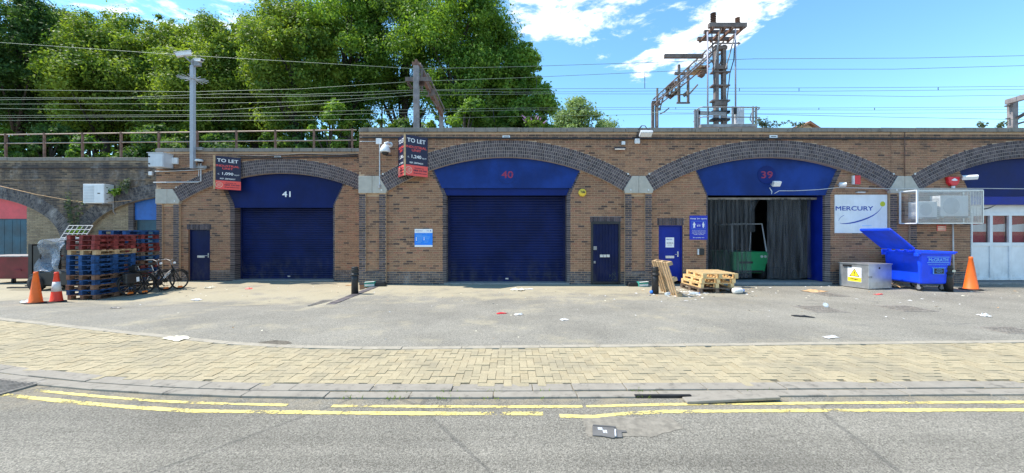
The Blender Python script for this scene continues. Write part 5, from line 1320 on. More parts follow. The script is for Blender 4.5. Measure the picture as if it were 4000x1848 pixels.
bottle('small blue bottle left of the bollard with the pallet', 1643, 739, .2, .05, m_bluelit, .3); bottle('clear bottle top lying on the manhole cover', 2077, 773, .22, .05, m_bottle, 1.0)
crumple('flattened brown card near the manhole in front of unit 39', 2048, 733, .62, .42, m_kraft, .05, 'cardboard', 'card')
crumple('white paper bag scrap on the edge of the brick paving at left', 447, 852, .42, .22, m_cream, .04)
crumple('crumpled cream packaging in front of shutter 40', 1303, 730, .38, .3, m_cream, .08); crumple('white scrap right of the cream packaging', 1330, 728, .3, .16, m_litterw, .03)
crumple('white scrap lying in the middle of the yard', 1419, 805, .16, .12, m_litterw, .02); crumple('small white scrap below shutter 40', 1305, 792, .2, .1, m_litterw, .03)
crumple('torn red wrapper in the middle of the yard', 1262, 789, .22, .08, m_red, .02); crumple('white tray near the edge of the paving at right', 2090, 849, .28, .12, m_litterw, .02)
crumple('white crushed cup at the far right of the yard', 2476, 796, .16, .14, m_litterw, .08); crumple('large white sheet of paper lying before the white shopfront', 2505, 713, .75, .45, m_litterw, .04)
crumple('dark litter with white stick in front of unit 39', 2019, 797, .36, .1, m_black, .03); crumple('red and white wrapper before the steel box', 2211, 741, .3, .1, m_redsign, .03)
crumple('white scrap far left in front of shutter 41', 625, 727, .22, .14, m_redsign, .05); crumple('cream wrapper in front of the door of unit 41', 527, 725, .26, .2, m_cream, .06)
crumple('dark scrap in front of unit 41', 290, 774, .3, .09, m_black, .02); crumple('grey leaf litter before the door of unit 41', 494, 752, .3, .16, m_ltgrey, .04)
crumple('white plastic bag beside the plain orange cone', 65, 758, .35, .2, m_litterw, .1); crumple('brown card under the left end of the blue bin', 2247, 722, .3, .35, m_kraft, .14, 'cardboard', 'card')
# flat black card with white labels in the road
X, Y, _ = ground_at(1530, 1090); Y = FPX*EYE/(1090-HZ); X = wx(1530, Y)
T = thing('crushed_box', 'flattened black card box with white labels lying in the road', 'card', (X, Y, .006), R(-6))
ob('flap', MB().zprism([(-.145,-.07),(-.13,.10),(.06,.09),(.10,.05),(.165,.045),(.165,.02),(.12,.01),(.11,-.075),(.05,-.08),(.03,-.095),(-.06,-.07)], 0, .006), m_blackcard, T)
ob('flap', MB().zprism([(-.125,.095),(.08,.085),(.08,.10),(-.12,.115)], .005, .012), m_blackcard, T); ob('flap', MB().zprism([(.045,-.08),(.06,.03),(.072,.03),(.058,-.085)], .012, .02), m_ltgrey, T)
ob('label', MB().box(-.085, -.045, .03, .07, .006, .008), m_ltgrey, T); ob('label', MB().box(-.045, -.03, -.02, .03, .006, .0075), m_ltgrey, T); ob('label', MB().box(-.025, -.01, -.02, .03, .006, .0075), m_ltgrey, T)
# bait boxes and packs at the pier feet
for px, py, dark, lab in ((958, 716, True, 'black bait box at the foot of the left pier of unit 40'), (1591, 714, True, 'black bait box at the foot of the pier between units 40 and 39')):
    X, Y, z = ground_at(px, py+2); Y = min(Y, 12.62); T = thing('bait_box', lab, 'box', (wx(px, Y), Y, z), rnd.uniform(-.2,.2)); ob('case', MB().prism([(-.17,0),(.17,0),(.16,.09),(.12,.13),(-.12,.13),(-.16,.09)], -.12, .12), m_black, T, bevel=.012); ob('lid', MB().box(-.12, .12, -.10, .10, .13, .138), m_black, T)
for px, lab in ((931, 'green and white open box at the foot of the left pier of unit 40'), (1616, 'green and white box at the foot of the pier between units 40 and 39')):
    Y = 12.55; T = thing('small_box', lab, 'box', (wx(px, Y), Y, .03), R(8)); ob('case', MB().box(-.16, .16, -.10, .10, 0, .15), m_greenpack, T, bevel=.006); ob('front', MB().box(-.15, .15, -.104, -.10, .02, .085), m_litterw, T); ob('flap', MB().bar((-.15,-.1,.15),(.15,-.1,.17),.12,.005), m_litterw, T)
crumple('flat brown board beside the bollard of units 41 and 40', 880, 718, .3, .2, m_kraft, .03, 'cardboard', 'card')
# scraps beyond counting
sc = MB(); r_ = random.Random(31)
def scrap(px, py, s):
    X, Y, z = ground_at(px, py)
    if Y > 12.78 and X > -4.5: return
    a = r_.uniform(0, 6.3); l, w = s*r_.uniform(.6, 1.6), s*r_.uniform(.3, .8); c, t = math.cos(a), math.sin(a); hh = r_.uniform(.004,.02)
    sc.face([(X+c*l, Y+t*l, z+.006), (X-t*w, Y+c*w, z+hh+.004), (X-c*l, Y-t*l, z+.006), (X+t*w, Y-c*w, z+.004)], r_.choice((0,0,0,1,1,2)))
for i in range(95): scrap(r_.uniform(1850, 2576), 713+abs(r_.gauss(0, 30)), .035)
for i in range(70): scrap(r_.gauss(1750, 90), 728+abs(r_.gauss(0, 12)), .035)
for i in range(60): scrap(r_.uniform(930, 1700), 722+abs(r_.gauss(0, 25)), .025)
for i in range(35): scrap(r_.uniform(300, 2576), r_.uniform(725, 860), .018)
for i in range(30): scrap(r_.uniform(440, 900), 718+abs(r_.gauss(0, 20)), .025)
stuff(ob('litter_scraps', sc, [m_litterw, m_cream, m_kraft]))
sc = MB()
for i in range(60): scrap(r_.gauss(1720, 40), 738+r_.gauss(0, 8), .06)
stuff(ob('torn_paper', sc, [m_litterw, m_litterw, m_cream]))
# weeds in the kerb joints
wd = MB()
for cx, n_ in ((-1.3, 22), (-.75, 26), (-.20, 14), (.35, 10), (2.8, 10), (1.45, 20), (-1.75, 12)):
    for i in range(n_):
        x = cx+r_.gauss(0,.07); y = y_front(x)+r_.choice((-.012, .15))+r_.gauss(0,.012); hgt = r_.uniform(.0,.022); a = r_.uniform(0,6.3)
        wd.face([(x-.006, y, .01), (x+.006, y, .01), (x+math.cos(a)*.03, y+math.sin(a)*.03, .03+hgt)])
stuff(ob('kerb_weeds', wd, m_leafy))

# ================================================================== ON AND BEHIND THE VIADUCT
# rusty railing over the old viaduct and unit 41
T = thing('railing', 'rusty two-rail iron railing along the viaduct at the left', 'railing', (-15, 16.3, 5.0))
def rail_pt(px, top):
    Y = 16.05 + .7*(1-px/900); py = (339-12.5*px/900) if top else (361-8.5*px/900); return at(px, py, Y) - Vector((-15, 16.3, 5.0))
for top in (True, False): ob('rail', MB().tube([rail_pt(px, top) for px in (-150, 0, 200, 400, 600, 800, 897)], .026, 8), m_railtop, T, smooth=True)
for px in (-82, 15, 112, 208, 305, 400, 497, 595, 693, 790, 886):
    a = rail_pt(px, True); ob('post', MB().box(a.x-.032, a.x+.032, a.y-.04, a.y+.03, -.35, a.z+.05), m_rust, T)

# overhead line equipment
def lattice(mb, p0, p1, w, h, n, r=.03, rr=.015):
    p0, p1 = Vector(p0), Vector(p1); d = (p1-p0).normalized(); u = Vector((0,0,1)); s = d.cross(u).normalized()
    ch = [s*w/2+u*h/2, -s*w/2+u*h/2, s*w/2-u*h/2, -s*w/2-u*h/2]
    for c in ch: mb.bar(p0+c, p1+c, r*1.6, r*1.6)
    for i in range(n):
        a = p0.lerp(p1, i/n); b = p0.lerp(p1, (i+1)/n)
        for c1, c2 in ((0,2),(1,3),(0,1),(2,3)): mb.bar(a+ch[c1 if i % 2 else c2], b+ch[c2 if i % 2 else c1], rr, rr)
def insulator(mb, a, b, n=6, r=.07):
    a, b = Vector(a), Vector(b); d = b-a; pts = []; rs = []
    for i in range(n*2+1): pts.append(a+d*i/(n*2)); rs.append(r if i % 2 else r*.45)
    mb.tube(pts, rs, 8)
G = thing('overhead_gantry', 'tall steel overhead line gantry with lattice boom against the sky', 'gantry', (9.3, 17.0, 4.95))
O = Vector((9.3, 17.0, 4.95))
def gp(px, py, Y): return at(px, py, Y) - O
Yn = 17.0
for a, b in ((1797, 1805.6), (1816, 1824)):
    x0, x1 = wx(a, Yn)-O.x, wx(b, Yn)-O.x; ob('column', MB().box(x0, x1, -.10, .10, -.2, wz(115, Yn)-O.z), m_mast, G)
for py, hh in ((122, .14), (172, .16), (183, .05), (217, .06), (255, .07), (262, .22), (283, .10), (302, .10)):
    z = wz(py, Yn)-O.z; ext = .12 if py in (183, 217, 255, 283, 302) else 0
    ob('batten', MB().box(wx(1795, Yn)-O.x-ext, wx(1826, Yn)-O.x+ext, -.14, .14, z-hh/2, z+hh/2), m_mast if py < 280 else m_black, G)
ob('strut', MB().bar(gp(1806,172,Yn), gp(1816,150,Yn), .05, .05).bar(gp(1788,150,Yn), gp(1800,168,Yn), .04, .04), m_mast, G)
# top frame
zt = 10.68-O.z; X0, X1 = 8.5-O.x, 10.1-O.x
ob('cross_beam', MB().box(X0, X1+.02, -.58, -.40, zt-.02, zt+.16), m_mast, G); ob('cross_beam', MB().box(X0, X1-.1, .42, .56, zt-.08, zt+.06), m_mast, G); ob('cross_beam', MB().box(X0+.05, X1-.02, -.06, .06, zt+.0, zt+.12), m_mast, G)
for x in (X0+.12, X0+.62, X1-.65, X1-.2): ob('top_rafter', MB().box(x, x+.09, -.62, .62, zt-.12, zt-.02), m_rust, G)
m_ = MB(); insulator(m_, (X0+.2,-.5,zt+.16), (X0+.2,-.5,zt+.62), 6, .13); ob('insulator', m_, m_insul, G); m_ = MB(); insulator(m_, (X1-.35,-.5,zt+.16), (X1-.35,-.5,zt+.42), 3, .12); ob('insulator', m_, m_rust, G)
ob('stay_tube', MB().tube([gp(1812,73,16.6), gp(1797,172,16.8)], .035, 8).tube([gp(1851,80,16.6), gp(1826,172,16.8)], .03, 8), m_galvd, G)
ob('small_arm', MB().bar(gp(1792,109,16.7), gp(1862,109,16.7), .04, .05).tube([gp(1850,112,16.7), gp(1858,106,16.7), gp(1862,109,16.7), gp(1856,114,16.7)], .02, 6), m_mast, G)
for px, py0, py1 in ((1780, 80, 320), (1850, 73, 268)): ob('down_tube', MB().tube([gp(px, py0, 16.4), gp(px+.5, py1, 16.4)], .033, 8), m_bluesteel, G, smooth=True)
ob('feeder_cable', MB().tube([gp(1790,70,16.6), gp(1793,130,16.6), gp(1795,180,16.6), gp(1800,230,16.7)], .022, 6).tube([gp(1848,112,16.5), gp(1846,150,16.5), gp(1836,185,16.6), gp(1828,260,16.7), gp(1828,318,16.7)], .02, 6), m_cable, G)
# boom over the tracks
lb = MB(); lattice(lb, (9.32-O.x, .1, 10.15-O.z), (9.40-O.x, 8.0, 10.3-O.z), .34, .42, 22, .032, .016); ob('lattice_boom', lb, m_mast, G)
for px in (1642, 1652): ob('far_column', MB().bar(gp(px, 258, 25), gp(px, 335, 25), .16, .16), m_mast, G)
ob('far_batten', MB().bar(gp(1640,258,25), gp(1660,258,25), .12, .2).bar(gp(1648,275,25), gp(1662,275,25), .1, .15), m_mast, G)
ob('far_post', MB().tube([gp(1653.5,222,24.6), gp(1654,318,24.6)], .07, 8), m_mast, G); ob('far_brace', MB().bar(gp(1670,238,24.6), gp(1660,275,24.6), .06, .06).tube([gp(1660,287,24.6), gp(1672,281,24.6), gp(1683,272,24.6)], .04, 6), m_mast, G)
ob('side_beam', MB().bar(gp(1671,141.5,18.5), gp(1768,141.5,18.5), .17, .17), m_mast, G)
ob('dropper_post', MB().bar(gp(1708,163,21.5), gp(1708,257,21.5), .12, .12), m_mast, G); ob('dropper_post', MB().bar(gp(1731,170,21), gp(1731,258,21), .11, .11), m_mast, G)
ob('dropper_beam', MB().bar(gp(1697,185,21.4), gp(1749,185,21.4), .12, .14).bar(gp(1702,259,21.3), gp(1735,259,21.3), .08, .08).bar(gp(1703,238,21.3), gp(1728,238,21.3), .06, .06), m_mast, G)
ob('registration_arm', MB().tube([gp(1728,243,21.2), gp(1740,230,21.2), gp(1755,213,21.2)], .045, 6).bar(gp(1720,240,21.2), gp(1732,232,21.2), .16, .2), m_mast, G)
m_ = MB(); insulator(m_, gp(1680,222,23), gp(1703,208,23), 8, .17); insulator(m_, gp(1683,246,23), gp(1705,228,23), 8, .15); insulator(m_, gp(1679,243,23), gp(1679,222,23), 5, .13); ob('insulator', m_, m_insul, G)
ob('hanging_frame', MB().bar(gp(1674,224,23), gp(1708,207,23), .1, .12).bar(gp(1690,225,23), gp(1690,245,23), .09, .09).bar(gp(1700,222,23), gp(1700,240,23), .09, .09), m_mast, G)
ob('work_platform', MB().bar(gp(1748,187,19.8), gp(1772,166,18.9), .55, .08), m_woodt, G); ob('hanging_box', MB().bar(gp(1763,192,19), gp(1768,180,19), .28, .25).bar(gp(1770,185,19), gp(1776,165,19), .1, .1).bar(gp(1778,185,19), gp(1779,163,19), .08, .08), m_rust, G)
# railed service platform at its foot
F = thing('service_platform', 'galvanised handrail platform round the foot of the gantry', 'railing', (9.3, 16.4, 5.0)); O2 = Vector((9.3, 16.4, 5.0))
def fp(px, py, Y=16.4): return at(px, py, Y)-O2
for py in (269, 294):
    ob('handrail', MB().tube([fp(1745,py+12,16.9), fp(1748,py+10,16.6), fp(1762,py+1,16.3), fp(1770,py,16.2), fp(1900,py+1,16.2), fp(1911,py+2,16.4), fp(1908,py+6,16.9), fp(1895,py+12,17.4)], .024, 8), m_galvd, F, smooth=True)
for px in (1748.5, 1754, 1759, 1781, 1843, 1894, 1902): ob('stanchion', MB().bar(fp(px, 268 if px > 1770 else 276), fp(px, 328), .07, .05), m_galvd, F)
ob('toe_beam', MB().bar(fp(1757,284), fp(1826,287), .05, .16).bar(fp(1757,320), fp(1895,319), .5, .12), m_galvd, F); ob('back_loop', MB().tube([fp(1898,281,17), fp(1890,285,17), fp(1887,300,17), fp(1892,309,17), fp(1905,303,17)], .022, 8), m_galvd, F)
C_ = thing('relay_cabinet', 'white upright relay cabinet behind the service platform rail', 'cabinet', tuple(at(1859.5, 319, 16.7))); ob('case', MB().box(-.16, .16, -.1, .3, 0, .86), m_ltgrey, C_, bevel=.01); ob('door', MB().box(-.05, .15, -.115, -.1, .03, .83), m_ltgrey, C_); ob('lock', MB().box(.03, .07, -.125, -.115, .70, .78), m_white, C_); ob('open_flap', MB().box(-.33, -.16, -.1, .02, .55, .83), m_black, C_)

# portal behind unit 40
G = thing('overhead_mast', 'weathered overhead line mast and portal in front of the trees', 'gantry', (wx(1047, 17), 17.0, 4.95)); O = Vector((wx(1047, 17), 17, 4.95))
ob('mast', MB().box(wx(1041,17)-O.x, wx(1054,17)-O.x, -.11, .11, -.2, wz(166,17)-O.z), m_greymast, G, bevel=.01); ob('mast_cap', MB().box(-.15, .15, -.13, .13, wz(166,17)-O.z, wz(158,17)-O.z).box(-.05, .05, -.05, .05, wz(158,17)-O.z, wz(150,17)-O.z), m_rust, G)
ob('cross_arm', MB().bar(gp(1020,200,17.2), gp(1085,200,17.2), .12, .18), m_mast, G); ob('second_mast', MB().bar(gp(1061,165,17.6), gp(1061,228,17.6), .10, .10).bar(gp(1056,160,17.4), gp(1074,195,18), .07, .1), m_mast, G)
for px in (1059, 1064): m_ = MB(); insulator(m_, gp(px,204,17.1), gp(px-1,216,17.1), 4, .10); ob('insulator', m_, m_insul, G)
ob('boom', MB().bar(gp(1066,196,17.6), gp(1112,286,22.6), .16, .34), m_rust, G); ob('boom_flange', MB().bar(gp(1070,196,17.6)+Vector((.1,0,.2)), gp(1114,284,22.6)+Vector((.1,0,.2)), .06, .05), m_greymast, G)
ob('far_leg', MB().bar(gp(1110,282,22.8), gp(1110,330,22.8), .22, .2), m_greymast, G); ob('hanger', MB().bar(gp(1078,208,18.6), gp(1078,240,18.6), .06, .06), m_mast, G); ob('hanger_bar', MB().bar(gp(1072,242,19), gp(1090,240,19), .07, .07), m_mast, G); ob('stay', MB().bar(gp(1083,245,20), gp(1100,268,20), .06, .06), m_mast, G); ob('hanger_plate', MB().bar(gp(1085,225,19), gp(1090,240,19), .12, .25), m_mast, G)
m_ = MB(); insulator(m_, gp(1026,208,17.2), gp(1036,222,17.2), 4, .09); ob('insulator', m_, m_insul, G); ob('band', MB().box(wx(1040.5,17)-O.x, wx(1054.5,17)-O.x, -.12, .12, .22, .24).box(wx(1040.5,17)-O.x, wx(1054.5,17)-O.x, -.12, .12, .38, .40), m_ltgrey, G)
# portal at the right edge
G = thing('overhead_portal', 'steel portal leg with diagonal brace at the right edge above unit 38', 'gantry', tuple(at(2547, 325, 20))); O = at(2547, 325, 20)
ob('leg', MB().bar(gp(2547,325,20), gp(2547,254,20), .28, .25), m_greymast, G); ob('beam', MB().bar(gp(2533,257,20), gp(2620,232,18.5), .2, .25), m_greymast, G); ob('brace', MB().bar(gp(2554,300,20), gp(2620,262,18.8), .12, .12), m_mast, G); ob('arm', MB().bar(gp(2528,267,20), gp(2545,266,20), .06, .06).bar(gp(2530,299,20), gp(2545,297,20), .06, .06).tube([gp(2552,316,20), gp(2565,310,20), gp(2600,300,19.5)], .05, 6), m_mast, G)

# wires
WIRES = [
 (17.0, [(-200,88),(0,107),(480,140),(1047,173),(1300,168),(1640,157),(1900,148),(2300,146),(2576,140),(2700,138)], 'uppermost overhead wire crossing the trees and the sky'),
 (17.4, [(-200,224),(0,226),(480,231),(750,224),(1040,205),(1300,196),(1640,181),(1790,174),(2250,174),(2576,165),(2700,161)], 'second overhead wire from the top, meeting the mast arm'),
 (19.5, [(-200,248),(0,246),(300,246),(560,236),(760,238),(1060,226),(1400,223),(1800,222),(2270,220),(2576,217),(2700,215)], 'third overhead wire from the top'),
 (20.5, [(-200,253),(0,251),(500,246),(900,240),(1100,228),(1300,232),(1640,229),(2000,230),(2576,225),(2700,224)], 'fourth overhead wire, just below the third'),
 (21.0, [(-200,263),(0,262),(480,261),(760,256),(1040,240),(1390,236),(1900,237),(2300,243),(2576,239),(2700,237)], 'fifth overhead wire from the top'),
 (20.0, [(-200,270),(0,273),(380,279),(560,277),(860,258),(1075,234)], 'overhead wire rising to the hanger behind the mast'),
 (22.0, [(-200,292),(0,291),(470,289),(900,278),(1300,272),(1640,270),(2000,272),(2576,269),(2700,268)], 'overhead wire with short droppers, above the lowest pair'),
 (23.0, [(-200,297),(0,296),(480,293),(760,291),(1000,284),(1300,277),(1700,275),(2200,277),(2576,275),(2700,274)], 'overhead contact wire above the lowest wire'),
 (23.5, [(-200,303),(0,303),(480,304),(1000,300),(1250,294),(1700,287),(2200,285),(2576,283),(2700,282)], 'lowest overhead wire across the trees'),
 (18.0, [(1640,283),(1900,287),(2200,294),(2576,301),(2700,304)], 'low thin wire falling to the right edge of the sky')]
for Y, pts, lab in WIRES: tag(ob('overhead_wire', MB().tube([at(a, b, Y) for a, b in pts], .0095, 6), m_wire, smooth=True), lab, 'wire', 'overhead line wires')
DR = []
for px, y0, y1, Y in ((1622,184,222,18.5),(1860,222,229,20),(2010,222,229,20),(2360,220,227,20),(1700,270,275,22.5),(1900,271,276,22.5),(2060,271,276,22.5),(2200,271,277,22.5),(560,287,292,22.5),(350,290,295,22.5),(1190,272,279,22.5),(420,246,249,20),(1350,196,223,18.5)): DR.append((px, y0, y1, Y))
mb = MB()
for px, y0, y1, Y in DR: mb.bar(at(px, y0, Y), at(px, y1, Y), .022, .022)
stuff(ob('wire_droppers', mb, m_cable))

# far gable
p = at(2033, 306, 62); H_ = thing('far_house', 'brown gabled house roof showing above the wall at right', 'house', (p.x, 62, -.6)); zt = p.z+.6
ob('wall', MB().prism([(-5,0),(5,0),(5,zt-3.6),(0,zt-.5),(-5,zt-3.6)], 0, 9), m_buff, H_)
for s_ in (-1, 1): ob('roof', MB().prism([(0,zt),(s_*5.5,zt-3.6),(s_*5.5,zt-4.0),(0,zt-.4)][::(1 if s_ < 0 else -1)], -.5, 9.5), m_rooftile, H_)

# ---- trees
def leaf_mesh(name, clumps, mt, seed, lsize, droop=.25):
    """clumps: (x,y,z,r,n); every leaf a small folded face"""
    rs = np.random.RandomState(seed); C = []; D = []
    for (x, y, z, r, n) in clumps:
        d = rs.normal(size=(n, 3)); d /= np.linalg.norm(d, axis=1)[:, None]+1e-9
        rad = r*np.power(rs.rand(n), .42)[:, None]*(1+.25*rs.normal(size=(n,1)))
        C.append(np.array([x, y, z]) + d*rad*np.array([1, 1, .78])); D.append(d)
    C = np.concatenate(C); n = len(C)
    nrm = rs.normal(size=(n, 3))*.55 + np.concatenate(D)*1.0 + np.array([0, 0, .35]); nrm /= np.linalg.norm(nrm, axis=1)[:, None]
    t = np.cross(nrm, rs.normal(size=(n, 3))); t /= np.linalg.norm(t, axis=1)[:, None]+1e-9; b = np.cross(nrm, t)
    s = (lsize*(.55+.9*rs.rand(n)))[:, None]
    v = np.empty((n, 4, 3)); v[:, 0] = C - t*s*.62; v[:, 1] = C - b*s*.34 + nrm*s*.10; v[:, 2] = C + t*s*.62; v[:, 3] = C + b*s*.34 + nrm*s*.10
    me = bpy.data.meshes.new(name); me.vertices.add(n*4); me.vertices.foreach_set('co', v.reshape(-1)); me.loops.add(n*4); me.loops.foreach_set('vertex_index', np.arange(n*4, dtype=np.int32))
    me.polygons.add(n); me.polygons.foreach_set('loop_start', np.arange(0, n*4, 4, dtype=np.int32)); me.polygons.foreach_set('loop_total', np.full(n, 4, dtype=np.int32)); me.materials.append(mt); me.update(calc_edges=True); return me
def tree(label, x, y, zb, zt, rx, mt, seed, n=26000, lsize=.27, cb=.36, nm='tree', narrow=1.0, cat='tree', ncl=70, grp='trees behind the viaduct'):
    r_ = random.Random(seed); T = thing(nm, label, cat, (x, y, zb), 0, grp); H = zt-zb
    cl = []; cz = H*(cb+(1-cb)/2); rz = H*(1-cb)/2
    for i in range(ncl):
        while True:
            q = Vector((r_.uniform(-1,1), r_.uniform(-1,1), r_.uniform(-1,1)))
            if .35 < q.length < 1.0: break
        # keep clumps away from the crown's middle
        q = q.normalized()*(.42+.64*r_.random()**.65); tap = 1-.35*max(0, q.z)
        R_ = (r_.uniform(.35, .75) if r_.random() < .55 else r_.uniform(.7, 1.15))*rx*.30
        cl.append((q.x*rx*tap*.86, q.y*rx*tap*narrow*.86, cz+q.z*rz*.90, R_, int(n/ncl*(R_/(rx*.21))**2)))
    for i in range(ncl//3):                              # loose sprigs that break the outline
        q = Vector((r_.gauss(0,1), r_.gauss(0,1), abs(r_.gauss(0,1))*.9-.15)).normalized()*r_.uniform(.94, 1.10); tap = 1-.35*max(0, q.z); R_ = rx*r_.uniform(.07, .13)
        cl.append((q.x*rx*tap*.9, q.y*rx*tap*narrow*.9, cz+q.z*rz*.96, R_, int(n/ncl*.22)))
    new('crown', leaf_mesh('crown', cl, mt, seed, lsize), T)
    tr = MB(); tr.tube([(0,0,-.3), (.1*rx*r_.uniform(-1,1),0,H*.3), (.12*rx*r_.uniform(-1,1),.1,H*.6), (0,0,H*.86)], [H*.018+.06, H*.014+.04, H*.009+.02, .03], 8)
    for i in range(14):
        c = cl[i*ncl//14]; z0_ = max(H*.16, min(H*.65, c[2]-rz*.7)); tr.tube([(0,0,z0_), (c[0]*.5, c[1]*.5, (z0_+c[2])/2+.2), (c[0], c[1], c[2])], [H*.007+.03, H*.004+.02, .015], 5)
    ob('trunk', tr, m_bark, T, smooth=True); return T
struct(ob('embankment', MB().box(-140, 140, 28.5, 60, -.6, 4.4), m_dust))
def tx(px, Y): return wx(px, Y)
TR = [ # px, Y, top y, width px, leaf, label
 (40, 33, -40, 230, m_leafd, 'dark green tree at the far left edge'),
 (-120, 36, 30, 260, m_leafd, 'dark tree beyond the left edge'),
 (190, 38, 30, 230, m_leafd, 'dark tree behind the yellow-green crowns at left'),
 (255, 34, 38, 220, m_leafy, 'yellow-green tree second from the left edge'),
 (400, 35, 52, 220, m_leafy, 'yellow-green tree behind the camera pole'),
 (545, 34, 44, 225, m_leafy, 'yellow-green tree right of the camera pole'),
 (640, 36, 56, 220, m_leafy, 'feathery yellow-green tree between the pole and the tall trees'),
 (745, 32, -25, 230, m_leafy, 'tall yellow-green tree left of the overhead mast'),
 (880, 34, -90, 250, m_leafb, 'tall bright green tree above the left of unit 40'),
 (1010, 36, -100, 240, m_leafm, 'tall green tree behind the overhead mast'),
 (1145, 33, -95, 290, m_leafb, 'tallest bright green tree at the right of the wood'),
 (1240, 36, 40, 200, m_leafm, 'green tree under the right flank of the tallest tree'),
 (1318, 32, 98, 150, m_leafb, 'narrow green tree at the right end of the wood'),
 (330, 39, 46, 230, m_leafm, 'mid green tree rising behind the yellow-green pair'),
 (480, 39, 50, 220, m_leafy, 'yellow-green tree far behind the camera pole'),
 (110, 39, 30, 220, m_leafm, 'mid green tree behind the far left crowns'),
 (690, 40, 30, 240, m_leafm, 'mid green tree filling behind the tall yellow-green tree')]
for i, (px, Y, ty, wp, mt_, lab) in enumerate(TR):
    zt = wz(ty, Y); tree(lab, tx(px, Y), Y, 4.3, zt, wp/2/FPX*Y*1.12, mt_, 100+i, n=50000 if Y < 36 else 36000, lsize=.175, ncl=130, cb=.30 if i != 12 else .02)
# understorey: shrubs one can tell apart
SH = [(230, 27.9, 345, 110, m_leafb), (55, 29, 350, 120, m_leafm), (130, 30, 310, 140, m_leafd), (345, 29, 360, 90, m_leafm), (480, 28.5, 325, 130, m_leafm), (590, 30, 310, 150, m_leafd), (700, 29, 330, 120, m_leafm), (830, 28.5, 245, 120, m_leafb), (930, 29, 270, 110, m_leafm), (1020, 29, 255, 120, m_leafm), (1170, 27.8, 192, 125, m_leafb), (1240, 30, 235, 130, m_leafm), (1320, 30, 240, 120, m_leafm), (760, 30, 290, 120, m_leafd), (400, 30, 300, 150, m_leafd), (1095, 28.6, 290, 70, m_leafy), (20, 28.6, 315, 60, m_leafb), (880, 28.2, 300, 60, m_leafy)]
names = ['left of the camera pole, low and bright','at the far left behind the railing','second from the far left, dark','between the bright shrub and the grey cabinet','right behind the camera pole','dark, right of the camera pole','behind the middle of the railing','bright, behind the right end of the railing','between the railing end and the mast','at the foot of the overhead mast','largest bright one right of the mast','right of the large bright one','at the right end of the wood','dark, behind the railing right of centre','dark, left of the camera pole','small yellow one between the mast and its far leg','small bright one at the left edge','small yellow one above the corner of unit 40']
for i, ((px, Y, ty, wp, mt_), q) in enumerate(zip(SH, names)):
    tree('leafy green shrub behind the viaduct, ' + q, tx(px, Y), Y, 4.3, wz(ty, Y), wp/2/FPX*Y*1.1, mt_, 300+i, n=9000, lsize=.19, cb=.0, nm='shrub', cat='shrub', ncl=26, grp='shrubs behind the viaduct')
tree('pale distant rounded tree right of the wood', tx(1455, 70), 70, 0, wz(244, 70), 128/FPX*70, m_leafg, 500, n=90000, lsize=.34, cb=.03, cat='tree', ncl=110)
# the wood behind reads as one mass
rs = random.Random(5); cl = []
for i in range(95): x = rs.uniform(-62, 0); cl.append((x, rs.uniform(41, 50), rs.uniform(4.5, 15 if x > -30 else 16), rs.uniform(1.6, 2.8), 330))
stuff(new('far_wood', leaf_mesh('far_wood', cl, m_leafd, 77, .42)))
tk_ = MB()
for i in range(46): x = rs.uniform(-52, 0); y = rs.uniform(38, 46); tk_.tube([(x,y,4),(x+rs.uniform(-.4,.4),y,10),(x+rs.uniform(-1,1),y,17)], [.16,.12,.05], 6)
stuff(ob('far_trunks', tk_, m_bark))
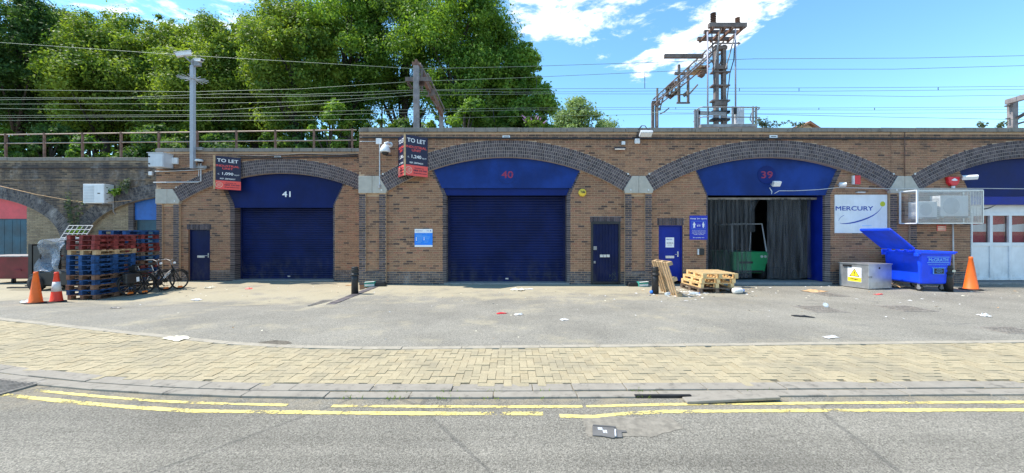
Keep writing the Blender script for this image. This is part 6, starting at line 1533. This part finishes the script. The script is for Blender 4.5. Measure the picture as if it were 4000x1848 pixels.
# plants growing on the walls
def wall_plant(label, px, py, Y, w, h, n, mt_, lsize, flower=False, droop=False):
    p = at(px, py, Y); T = thing('wall_plant', label, 'plant', tuple(p)); r_ = random.Random(int(px)); st = MB(); cl = []
    for i in range(n):
        a = r_.uniform(-1, 1); tip = Vector((a*w/2, r_.uniform(-.2,.1), h*r_.uniform(.5,1)*(1-.3*abs(a)))); st.tube([(a*.08,0,0), (tip.x*.5, tip.y*.5-.03, tip.z*.6), tip], [.012,.008,.004], 5)
        for k in range(5): q = tip*(.35+.15*k); cl.append((q.x, q.y, q.z, .10, 7))
        if flower: m_ = MB().tube([tip, tip+Vector((a*.15, 0, .12))], [.03,.008], 6); ob('flower', m_, m_purple, T)
    ob('stems', st, m_weed, T); new('leaves', leaf_mesh('leaves', cl, mt_, int(px), lsize), T)
wall_plant('dusty weed growing on the old viaduct between the arches', 190, 600, 16.25, 1.1, 2.3, 7, m_weed, .085)
wall_plant('bright green weed at the foot of the old viaduct pier', 195, 598, 15.9, .9, .5, 7, m_leafb, .11)
wall_plant('weed tuft on the old viaduct right of the air conditioner', 320, 487, 16.25, .7, .9, 5, m_weed, .07); wall_plant('pale weed tuft low on the old viaduct arch', 297, 490, 16.2, .5, .3, 5, m_leafb, .09)
wall_plant('buddleia with purple spikes on the wall head of unit 40', 1345, 322, 13.4, .75, .42, 7, m_leafm, .09, True)
wall_plant('sparse weed right of the gantry platform', 1935, 322, 14.2, 1.2, .42, 8, m_weed, .07); wall_plant('thin weed beside the far gable', 2005, 322, 14.2, .7, .2, 4, m_weed, .06)
wall_plant('small weed on the wall head above unit 38', 2475, 321, 13.5, .5, .2, 3, m_weed, .07); wall_plant('small weed next to the right-hand portal', 2510, 321, 13.6, .4, .16, 3, m_weed, .07)

# ---- broken edges and patches in the ground
def patch(name, pts, mt, z=.004, road=True):
    q = []
    for px, py in pts:
        Y = FPX*EYE/(py-HZ); X = wx(px, Y); q.append((X, Y))
    n = len(q); mb = MB(); out = []
    for i in range(n):
        a_, b_ = Vector((*q[i], 0)), Vector((*q[(i+1) % n], 0))
        for k in range(6): p = a_.lerp(b_, k/6); out.append((p.x+rnd.uniform(-.012,.012), p.y+rnd.uniform(-.012,.012)))
    mb.face([(x, y, (0 if road else gz(x, y))+z) for x, y in out]); return struct(ob(name, mb, mt))
patch('road_patch', [(1462,1046),(1690,1050),(1720,1078),(1640,1100),(1480,1098)], m_patch, .003)
patch('pothole', [(650,866),(690,861),(728,864),(735,869),(690,875),(655,872)], m_pothole, .005, False)
struct(ob('kerb_gap_shadow', MB().box(1.34, 1.95, y_front(1.6)-.006, y_front(1.6)+.03, .001, .031), m_black))  # thin black box stands in for the shadow inside the broken kerb gap
